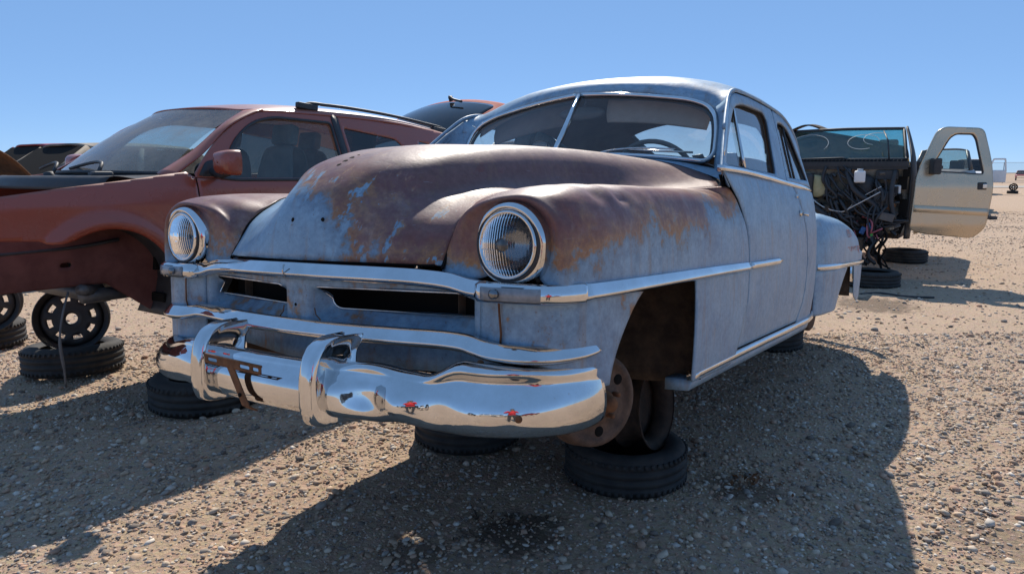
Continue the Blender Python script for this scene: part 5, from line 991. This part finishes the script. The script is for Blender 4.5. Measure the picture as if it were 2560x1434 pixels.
for i, (x, y, m, lb) in enumerate(((58, 112, 'dkgreen', 'dark car parked beyond the chain link fence, nearest the fence post'), (70, 122, 'white', 'pale car parked beyond the chain link fence'), (84, 120, 'redpaint2', 'red car parked beyond the chain link fence'))):
    parked('parked_car', (x, y, 0), YAW+1.2*(i % 2), M[m], lb, group='cars beyond the fence')
# fence
fe = empty('chain_link_fence', (62, 92, 0), (0, 0, R(-4)), 'tall chain link fence far off at the right', 'fence')
pm = MB().tube([(0, 0, 0), (0, 0, 2.6)], .045, 6); pme = None
for i in range(-8, 26):
    if pme is None: o = pm.build('post', M['grey_galv'], fe); pme = o.data
    else: o = link('post', pme, None, fe)
    o.location = (i*3.0, 0, 0)
for z in (.1, 1.3, 2.58): tubepart('rail', [(-24, 0, z), (75, 0, z)], .022, M['grey_galv'], fe, 5)
def _mesh():
    m, nt, b = newmat('wire_mesh'); out = nt.nodes['Material Output']; t = N(nt, 'ShaderNodeBsdfTransparent'); mx = N(nt, 'ShaderNodeMixShader')
    b.inputs['Base Color'].default_value = (.33, .33, .32, 1); b.inputs['Roughness'].default_value = .5; mx.inputs[0].default_value = .16
    nt.links.new(t.outputs[0], mx.inputs[1]); nt.links.new(b.outputs[0], mx.inputs[2]); nt.links.new(mx.outputs[0], out.inputs[0]); return m
mesh('wire_mesh', [(-24, .03, .05), (75, .03, .05), (75, .03, 2.57), (-24, .03, 2.57)], [(0, 1, 2, 3)], _mesh(), fe, False)
# road beyond, low rise on the horizon, power lines
M['road'] = mat('pale_dirt_road', (.36, .33, .29), (.42, .385, .34), 1.2, .95, spec=.1)
tag(mesh('road', [(-60, 70, .03), (200, 58, .03), (200, 66, .03), (-60, 79, .03)], [(0, 1, 2, 3)], M['road'], None, False), 'pale dirt road across the yard', None, None, 'structure')
M['hill'] = mat('distant_scrub', (.16, .15, .12), (.22, .20, .16), .05, 1, spec=.05)
hx = np.linspace(-900, 900, 90); H = np.array([[(x, 620, -2), (x, 640, 3.0+1.6*math.sin(x*.011)+1.1*math.sin(x*.037+1)), (x, 760, -2)] for x in hx]); tag(sheet('hills', H, M['hill'], None, 0), 'low distant rise along the horizon', None, None, 'structure')
# ------------------------------------------------------------------ small things on the ground
def gpt(px, py):
    """ground point seen at a pixel of the photograph"""
    p = math.atan(287/1800); d = Vector(((px-1280)/1800, 1, -(py-717)/1800)); d = Vector((d.x, d.y*math.cos(p)+d.z*math.sin(p), -d.y*math.sin(p)+d.z*math.cos(p))); t = -CAM_H/d.z; return Vector((d.x*t, d.y*t, 0))
o = tubepart('rubber_strip', cr([gpt(*q)+Vector((0, 0, .012)) for q in ((2150, 738), (2200, 735), (2260, 743), (2335, 746))], 16), .014, M['black'], None, 6); tag(o, 'black rubber strip lying on the gravel near the rear fender', 'strip')
c = gpt(2478, 548); o = MB().box((c.x, c.y, .05), (.34, .16, .10), (0, .1, .4)).box((c.x-.1, c.y, .11), (.12, .1, .08), (.2, 0, .2)).build('plastic_scrap', M['black'], None, False, 0, .02); tag(o, 'small black plastic scrap on the gravel beside the open champagne door', 'scrap')
for (px, py, lb) in ((1275, 1318, 'clump of dark dead leaves in the shadow below the bumper'), (1885, 1215, 'clump of brown dead leaves in the shadow right of the front tyre')):
    c = gpt(px, py); V = []; F = []; r_ = random.Random(px)
    for k in range(46):
        a = r_.uniform(0, 6.3); d = abs(r_.gauss(0, .07)); x, y, z = c.x+d*1.7*math.cos(a), c.y+d*math.sin(a), .012+r_.uniform(0, .03); s_ = r_.uniform(.008, .022)
        M3 = Euler((r_.gauss(0, .7), r_.gauss(0, .7), r_.uniform(0, 6))).to_matrix(); i = len(V)
        V += [Vector((x, y, z))+M3 @ Vector(v)*s_ for v in ((-1, 0, 0), (0, -.5, .15), (1, 0, 0), (0, .5, .15))]; F += [(i, i+1, i+2), (i, i+2, i+3)]
    tag(mesh('dead_leaves', V, F, M['rust'] if px > 1500 else M['grime'], None, False), lb, None, None, 'stuff')
# ------------------------------------------------------------------ what the chrome mirrors: the photographer and the row of cars behind
for x, y, m, lb in ((-4.2, -9.5, 'dkgreen', 'dark car behind the photographer, mirrored in the left part of the bumper'), (-1.0, -10.5, 'white', 'white car behind the photographer, mirrored in the bumper'), (2.4, -9.8, 'dkgreen', 'dark car behind the photographer, mirrored in the right end of the bumper'), (6.5, -10.5, 'redpaint2', 'red car behind the photographer, mirrored in the headlight bezel')):
    parked('parked_car', (x, y, .2), math.pi+YAW, M[m], lb, group='cars behind the photographer')
def person():
    root = empty('person', (.10, -.50, 0), (0, 0, 0), 'person in a red jacket and dark trousers photographing, mirrored in the chrome bumper', 'person')
    J = {}; E = []; Rr = []
    def v(n, p, r): J[n] = len(J); Rr.append((p, r))
    v('pelvis', (0, 0, .95), .150); v('waist', (0, .0, 1.10), .140); v('chest', (0, .01, 1.30), .165); v('neck0', (0, .0, 1.46), .085); v('neck', (0, .03, 1.53), .055); v('head', (0, .06, 1.63), .090); v('crown', (0, .05, 1.70), .078)
    for s, k in ((1, 'l'), (-1, 'r')):
        v(k+'sh', (s*.18, .0, 1.40), .075); v(k+'el', (s*.26, .16, 1.16), .055); v(k+'wr', (s*.075, .37, 1.34), .034); v(k+'pa', (s*.06, .42, 1.37), .030)
        v(k+'hip', (s*.10, 0, .88), .105); v(k+'kn', (s*.12, .03, .48), .070); v(k+'an', (s*.13, .0, .09), .045); v(k+'toe', (s*.15, .16, .045), .042)
    pr = ['pelvis waist', 'waist chest', 'chest neck0', 'neck0 neck', 'neck head', 'head crown']
    for k in 'lr': pr += [f'chest {k}sh', f'{k}sh {k}el', f'{k}el {k}wr', f'{k}wr {k}pa', f'pelvis {k}hip', f'{k}hip {k}kn', f'{k}kn {k}an', f'{k}an {k}toe']
    P = [p for p, r in Rr]; R_ = [r for p, r in Rr]; E = [tuple(J[a] for a in q.split()) for q in pr]
    for s, k in ((1, 'l'), (-1, 'r')):       # five fingers closing on the phone
        for i, (dz, ln) in enumerate(((.030, .040), (.012, .046), (-.006, .043), (-.022, .034), (.040, .030))):
            b = (s*.055, .435, 1.372+dz*.8); t1 = (s*.062, .435+ln*.5, 1.375+dz); t2 = (s*.045, .435+ln*.75, 1.377+dz)
            n0 = len(P); P += [b, t1, t2]; R_ += [.009, .0085, .0075]; E += [(J[k+'pa'], n0), (n0, n0+1), (n0+1, n0+2)]
    me = bpy.data.meshes.new('body'); me.from_pydata(P, E, []); me.update(); o = link('body', me, None, root)
    sk = o.modifiers.new('skin', 'SKIN'); ly = me.skin_vertices[0].data
    for d, r in zip(ly, R_): d.radius = (r, r)
    ly[0].use_root = True
    o.modifiers.new('sub', 'SUBSURF').levels = 1; o.modifiers['sub'].render_levels = 1
    m, nt, b = newmat('clothes_and_skin'); tc = N(nt, 'ShaderNodeTexCoord'); sp = N(nt, 'ShaderNodeSeparateXYZ'); nt.links.new(tc.outputs['Object'], sp.inputs[0])
    z = sp.outputs[2]; col = ramp(nt, mth(nt, 'DIVIDE', z, 2.0), [(0, (.02, .02, .025)), (.05, (.03, .03, .035)), (.465, (.03, .03, .04)), (.47, (.50, .02, .03)), (.74, (.50, .02, .03)), (.745, (.42, .24, .17)), (.845, (.42, .24, .17)), (.85, (.03, .02, .015))], 'CONSTANT')
    hand = mth(nt, 'GREATER_THAN', sp.outputs[1], .36); nt.links.new(mixc(nt, hand, col, (.42, .24, .17)), b.inputs['Base Color']); b.inputs['Roughness'].default_value = .8
    me.materials.append(m)
    hd = MB().lathe([(.0001, .105), (.06, .092), (.095, .05), (.102, .0), (.094, -.05)], 20, Matrix.Translation((0, .035, 1.665))).build('hair', M['black'], root)
    MB().lathe([(.0001, .03), (.014, .015), (.016, 0), (.0001, -.01)], 10, axis_mtx((0, .148, 1.60), (0, .6, -1))).build('nose', mat('skin', (.42, .24, .17), rough=.6), root)
    ph = MB().box((.10, -.055, 1.40), (.155, .008, .075)).build('phone', M['black'], None, False, 0, .004); tag(ph, 'black phone held up by the person in red, mirrored in the bumper', 'phone')
person()
